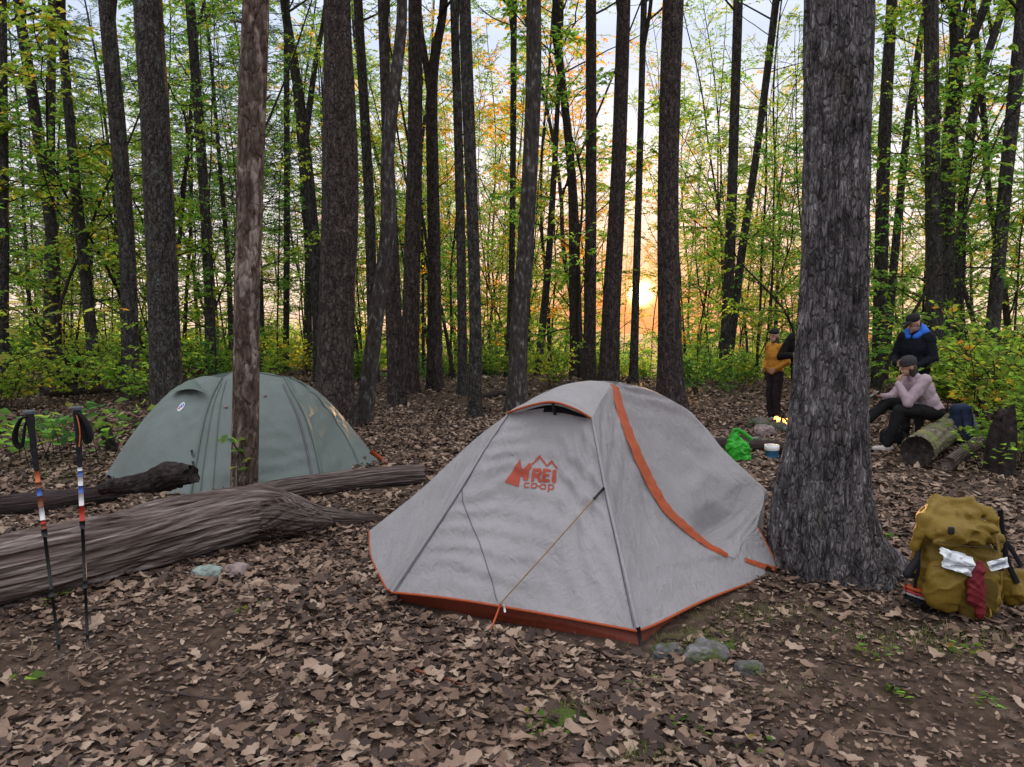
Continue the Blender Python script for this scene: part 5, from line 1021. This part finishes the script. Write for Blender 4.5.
for k in range(9):
    a = k*.7+.1; r_ = .34+.06*fr.random(); q = gf_+[r_*math.cos(a), r_*math.sin(a), .04]
    stone('fire_ring_stone', 'rounded grey stone in the ring round the campfire', q, (.11+.04*fr.random(), .09, .08+.03*fr.random()), M['rock'], k*2.7)['group'] = 'campfire ring stones'
for k, (px, py, s) in enumerate(((764, 436, .16), (758, 446, .10), (768, 448, .09))): stone('stone', ('large grey stone at the edge of the campfire ring', 'small grey stone right behind the green plastic bag', 'grey stone touching the blue tub')[k], G(px, py)+[0, 0, .05], (s, s*.8, s*.75), M['rock_pink' if k == 0 else 'rock'], 20+k*3.)
# ------------------------------------------------------------------ people
M['skin'] = plain('skin', (.32, .18, .13), .6, .3); M['hair'] = plain('dark_hair', (.025, .018, .014), .7); M['eye'] = plain('eye', (.03, .025, .02), .3)
def hand(w, d, s, curl=.5, th=1):
    """palm, four bent fingers of different lengths and a thumb; w wrist, d pointing direction, s across the palm"""
    w = np.array(w, float); d = np.array(d, float); d /= np.linalg.norm(d); s = np.array(s, float); s = s-d*s.dot(d); s /= np.linalg.norm(s); n = np.cross(d, s); out = []
    for k, L in enumerate((.068, .078, .073, .056)):
        o = s*(.030-.020*k)*th; k0 = w+d*.082+o; out.append(capsule(w+d*.005+o*.6, k0, .013, .0115, 8)); c = curl
        d1 = d*math.cos(c)+n*math.sin(c); k1 = k0+d1*L*.55; d2 = d*math.cos(2*c)+n*math.sin(2*c); out += [capsule(k0, k1, .0098, .0088, 8), capsule(k1, k1+d2*L*.5, .0088, .0075, 8)]
    t0 = w+d*.03+s*.030*th; t1 = t0+(d*.75+s*.65*th+n*.15)*.042; out += [capsule(w+d*.008, t0, .015, .012, 8), capsule(t0, t1, .0115, .010, 8), capsule(t1, t1+(d*.95+s*.1*th+n*.3)*.032, .010, .008, 8)]
    return out
def head_prims(c, Rm):
    q = lambda x, y, z: np.array(c)+Rm@np.array([x, y, z])
    return [sphere(q(0, .01, .02), (.075, .093, .098), 24, 16, 1, Rm), sphere(q(0, -.025, -.055), (.055, .062, .06), 20, 12, 1, Rm), capsule(q(0, -.085, .015), q(0, -.108, -.022), .009, .014, 8), sphere(q(0, -.082, -.058), (.022, .012, .012), 12, 8, 1, Rm), sphere(q(0, -.075, -.095), (.02, .018, .016), 12, 8, 1, Rm),
            sphere(q(0, -.075, .035), (.05, .016, .012), 14, 8, 1, Rm), sphere(q(.075, .005, -.012), (.012, .022, .032), 12, 8, 1, Rm), sphere(q(-.075, .005, -.012), (.012, .022, .032), 12, 8, 1, Rm)]
def person(label, base, rz, J, hd, jacket, trousers, shoes, extra, sc=1., jr=1.):
    """J: joints in a frame that faces -y; hd: head pitch and yaw in degrees"""
    t = thing('person', label, 'person', base); A = lambda k: np.array(J[k], float); Rm = eul(hd[0], 0, hd[1]); Rz = np.array(Matrix.Rotation(rz, 3, 'Z'))
    def part(nm, prims, mat, vox=.011, sm=3, wr=0., ws=9.):
        V, FL = remesh(prims, vox, sm, wr, ws); return put(nm, (V*sc@Rz.T+base, FL), mat, t)
    pe, ch, ne, he = A('pelvis'), A('chest'), A('neck'), A('head')
    tl = math.degrees(math.atan2(-(ch-pe)[1], (ch-pe)[2])); Rt = eul(tl, 0, 0)
    body = [sphere(pe, (.155, .11, .13), rot=Rt), sphere(ch, (.16, .11, .19), rot=Rt), sphere((pe+ch)/2, (.135, .095, .17), rot=Rt), capsule(ch+(ne-ch)*.5, ne, .07, .055), capsule(ne, he+Rm@np.array([0, .02, -.05]), .052, .05)]+head_prims(he, Rm)
    for s in 'LR':
        body += [capsule(A('sh'+s), A('el'+s), .055, .042), capsule(A('el'+s), A('wr'+s), .042, .028), capsule(A('sh'+s), ne*.6+ch*.4, .055, .07), capsule(A('hip'+s), A('kn'+s), .085, .058), capsule(A('kn'+s), A('an'+s), .058, .038), capsule(A('an'+s), A('an'+s)+[0, 0, -.03], .04, .04)]
        if 'hd'+s in J: body += hand(A('wr'+s), J['hd'+s][0], J['hd'+s][1], J['hd'+s][2], J['hd'+s][3])
    part('body', body, M['skin'], .0075, 2)
    for x in (-.032, .032):
        q = he+Rm@np.array([x, -.083, .012]); part('eye', [sphere(q, (.011, .006, .007), 12, 8)], M['eye'], .003, 0)
    jk = [sphere(pe+(ch-pe)*.12, (.18*jr, .135*jr, .15), rot=Rt), sphere(ch, (.185*jr, .135*jr, .20), rot=Rt), sphere((pe+ch)/2, (.175*jr, .13*jr, .18), rot=Rt), capsule(ch*.4+ne*.6, ne, .085, .072)]
    for s in 'LR': jk += [capsule(A('sh'+s), A('el'+s), .074*jr, .06*jr), capsule(A('el'+s), A('el'+s)+(A('wr'+s)-A('el'+s))*.95, .06*jr, .043*jr), capsule(A('sh'+s), ne*.5+ch*.5, .073*jr, .08)]
    part('jacket', jk, jacket, .009, 3, .012, 15)
    tr = [sphere(pe, (.17, .128, .12), rot=Rt)]
    for s in 'LR': tr += [capsule(A('hip'+s), A('kn'+s), .105, .078), capsule(A('kn'+s), A('an'+s), .077, .058)]
    part('trousers', tr, trousers, .009, 2, .014, 12)
    for s in 'LR':
        a = A('an'+s); f = np.array(J.get('ft'+s, (0, -1, 0)), float); f /= np.linalg.norm(f); u = np.array([0, 0, 1.])-f*f[2]
        part('shoe', [capsule(a-f*.05-u*.045, a+f*.15-u*.055, .042, .036), sphere(a+f*.06-u*.07, (.048, .05, .025)), capsule(a, a-u*.05, .05, .05)], shoes, .008, 3)
    for nm, prims, mat in extra(he, Rm, ne, ch): part(nm, prims, mat, .008, 3, .003, 14)
    return t
std = dict(pelvis=(0, 0, .95), chest=(0, -.01, 1.27), neck=(0, -.01, 1.49), head=(0, -.05, 1.62), shL=(.18, 0, 1.42), shR=(-.18, 0, 1.42), hipL=(.09, 0, .92), hipR=(-.09, 0, .92), knL=(.10, -.04, .50), knR=(-.10, -.03, .50), anL=(.10, 0, .09), anR=(-.11, .02, .09))
def cap_(he, Rm, mat, brim=True):
    q = lambda x, y, z: he+Rm@np.array([x, y, z]); p = [sphere(q(0, .012, .068), (.086, .104, .072), 24, 14, 1, Rm)]
    if brim: p += [sphere(q(0, -.115, .052), (.07, .06, .012), 20, 10, 1, Rm)]
    return ('cap', p, mat)
hood = lambda he, Rm, ne, ch, r=.075: [capsule(ne+[-.10, .02, .0], ne+[0, .10, .05], r, r*1.1), capsule(ne+[0, .10, .05], ne+[.10, .02, .0], r*1.1, r), capsule(ne+[-.10, .02, .0], ne+[-.05, -.10, -.06], r*.8, r*.5), capsule(ne+[.10, .02, .0], ne+[.05, -.10, -.06], r*.8, r*.5)]
mk = lambda n, c, wr=.3: fabric(n, c, .8, wr, 0)
navyj, blue, dk, ylw, plum, pink, blk, gry = mk('navy_jacket', (.006, .007, .012)), mk('blue_lining', (.015, .10, .48)), mk('dark_cap', (.015, .015, .018)), mk('mustard_jacket', (.42, .18, .016)), mk('plum_trousers', (.02, .014, .017)), mk('mauve_fleece', (.33, .25, .29)), mk('black_trousers', (.010, .010, .011)), mk('charcoal_knit', (.035, .033, .035))
shoe_l, shoe_d = mk('pale_shoe', (.40, .36, .34)), mk('dark_shoe', (.03, .028, .027))
# standing man in navy
J = dict(std); J.update(elL=(.26, -.02, 1.14), wrL=(.16, -.22, 1.04), elR=(-.27, -.02, 1.14), wrR=(-.14, -.22, 1.06), hdL=((-.9, -.35, -.1), (0, 0, 1), .5, 1), hdR=((.9, -.35, -.1), (0, 0, 1), .5, 1), head=(0, -.075, 1.615))
g = G(912, 440); person('person in a dark navy jacket with blue hood and black cap, standing and looking down', g, R(-58), J, (22, -12), navyj, blk, shoe_d, lambda he, Rm, ne, ch: [cap_(he, Rm, dk), ('hood', hood(he, Rm, ne, ch), blue), ('hair', [sphere(he+Rm@np.array([0, .05, -.01]), (.07, .06, .07), rot=Rm)], M['hair'])], 1.02, 1.12)
# seated woman
g = G(935, 452); g = np.array([g[0], e0[1]*.45+e1[1]*.55-.02, float(ground_z(g[0], g[1]))])
J = dict(pelvis=(0, 0, .50), chest=(0, -.15, .78), neck=(0, -.26, .96), head=(.0, -.335, 1.07), shL=(.17, -.20, .91), shR=(-.17, -.20, .91), elL=(.17, -.42, .63), wrL=(.08, -.50, .86), elR=(-.20, -.40, .66), wrR=(-.10, -.60, .68),
         hipL=(.09, 0, .50), hipR=(-.09, 0, .50), knL=(.13, -.50, .53), knR=(-.12, -.52, .60), anL=(.12, -.64, .10), anR=(-.06, -.86, .34), ftL=(0, -1, .05), ftR=(0, -.9, .25), hdL=((-.3, .25, .9), (1, 0, 0), .55, 1), hdR=((.1, -.95, .15), (1, 0, 0), .7, 1))
person('person in a mauve fleece and dark beanie sitting on the log, hand to mouth', g, R(-86), J, (12, 0), pink, blk, shoe_l, lambda he, Rm, ne, ch: [('beanie', [sphere(he+Rm@np.array([0, .015, .06]), (.092, .108, .082), rot=Rm), sphere(he+Rm@np.array([0, .012, .028]), (.093, .108, .03), rot=Rm)], gry), ('hair', [sphere(he+Rm@np.array([0, .06, -.06]), (.075, .055, .10), rot=Rm), sphere(he+Rm@np.array([.055, .02, -.06]), (.03, .045, .08), rot=Rm)], M['hair'])], 1.0, 1.06)
Rz = np.array(Matrix.Rotation(R(-86), 3, 'Z')); hp_ = g+Rz@np.array([-.09, -.71, .715]); ph = thing('phone', 'dark phone held by the seated person in the mauve fleece', 'phone', hp_)
put('body', MB().add(*sphere(hp_, (.036, .072, .005), 20, 10, .4, Rz@eul(35, 0, 0))), M['black'], ph)
put('screen', MB().add(*sphere(hp_+Rz@eul(35, 0, 0)@np.array([0, 0, .0035]), (.032, .066, .003), 20, 10, .3, Rz@eul(35, 0, 0))), plain('phone_glass', (.03, .03, .035), .1, .5), ph)
g2_ = np.array([0, 0, 0])+e1+[0.02, -.12, .0]; o = thing('draped_jacket', 'blue-grey jacket lying on the log behind the seated person', 'jacket', g2_)
blob('cloth', [sphere((.02, 0, .42), (.15, .13, .045), 22, 12, .9), sphere((-.02, -.13, .34), (.11, .06, .10), 20, 12), capsule((.08, -.14, .36), (.12, -.19, .2), .05, .03)], fabric('slate_fabric', (.10, .13, .15), .8, .3, 0), o, wr=.018, ws=9)
# yellow jacket
J = dict(std); J.update(elL=(.28, .04, 1.14), wrL=(.17, -.12, 1.02), elR=(-.28, .03, 1.14), wrR=(-.17, -.12, 1.02), hdL=((-.5, -.5, -.5), (0, 0, 1), .4, 1), hdR=((.5, -.5, -.5), (0, 0, 1), .4, 1))
g = G(774, 423); person('person in a mustard yellow jacket and dark cap standing by the campfire', g, R(-72), J, (8, 20), ylw, plum, shoe_d, lambda he, Rm, ne, ch: [cap_(he, Rm, dk, False), ('neck_gaiter', [capsule(ne+[0, 0, -.01], ne+[0, -.015, .07], .075, .07)], gry), ('hair', [sphere(he+Rm@np.array([0, .05, -.01]), (.07, .06, .07), rot=Rm)], M['hair'])], .89, 1.0)
# figure in black mostly behind the oak
J = dict(std); J.update(elL=(.30, .02, 1.15), wrL=(.16, -.18, 1.10), elR=(-.34, -.05, 1.14), wrR=(-.16, -.22, 1.16), hdL=((-.7, -.6, .1), (0, 0, 1), .5, 1), hdR=((.7, -.6, .1), (0, 0, 1), .5, 1))
g = G(802, 429); person('person in black clothes mostly hidden behind the big oak', g, R(-25), J, (6, 5), mk('black_jacket', (.008, .008, .009)), blk, shoe_d, lambda he, Rm, ne, ch: [('hair', [sphere(he+Rm@np.array([0, .03, .04]), (.085, .095, .09), rot=Rm)], M['hair'])], 1.0, 1.15)
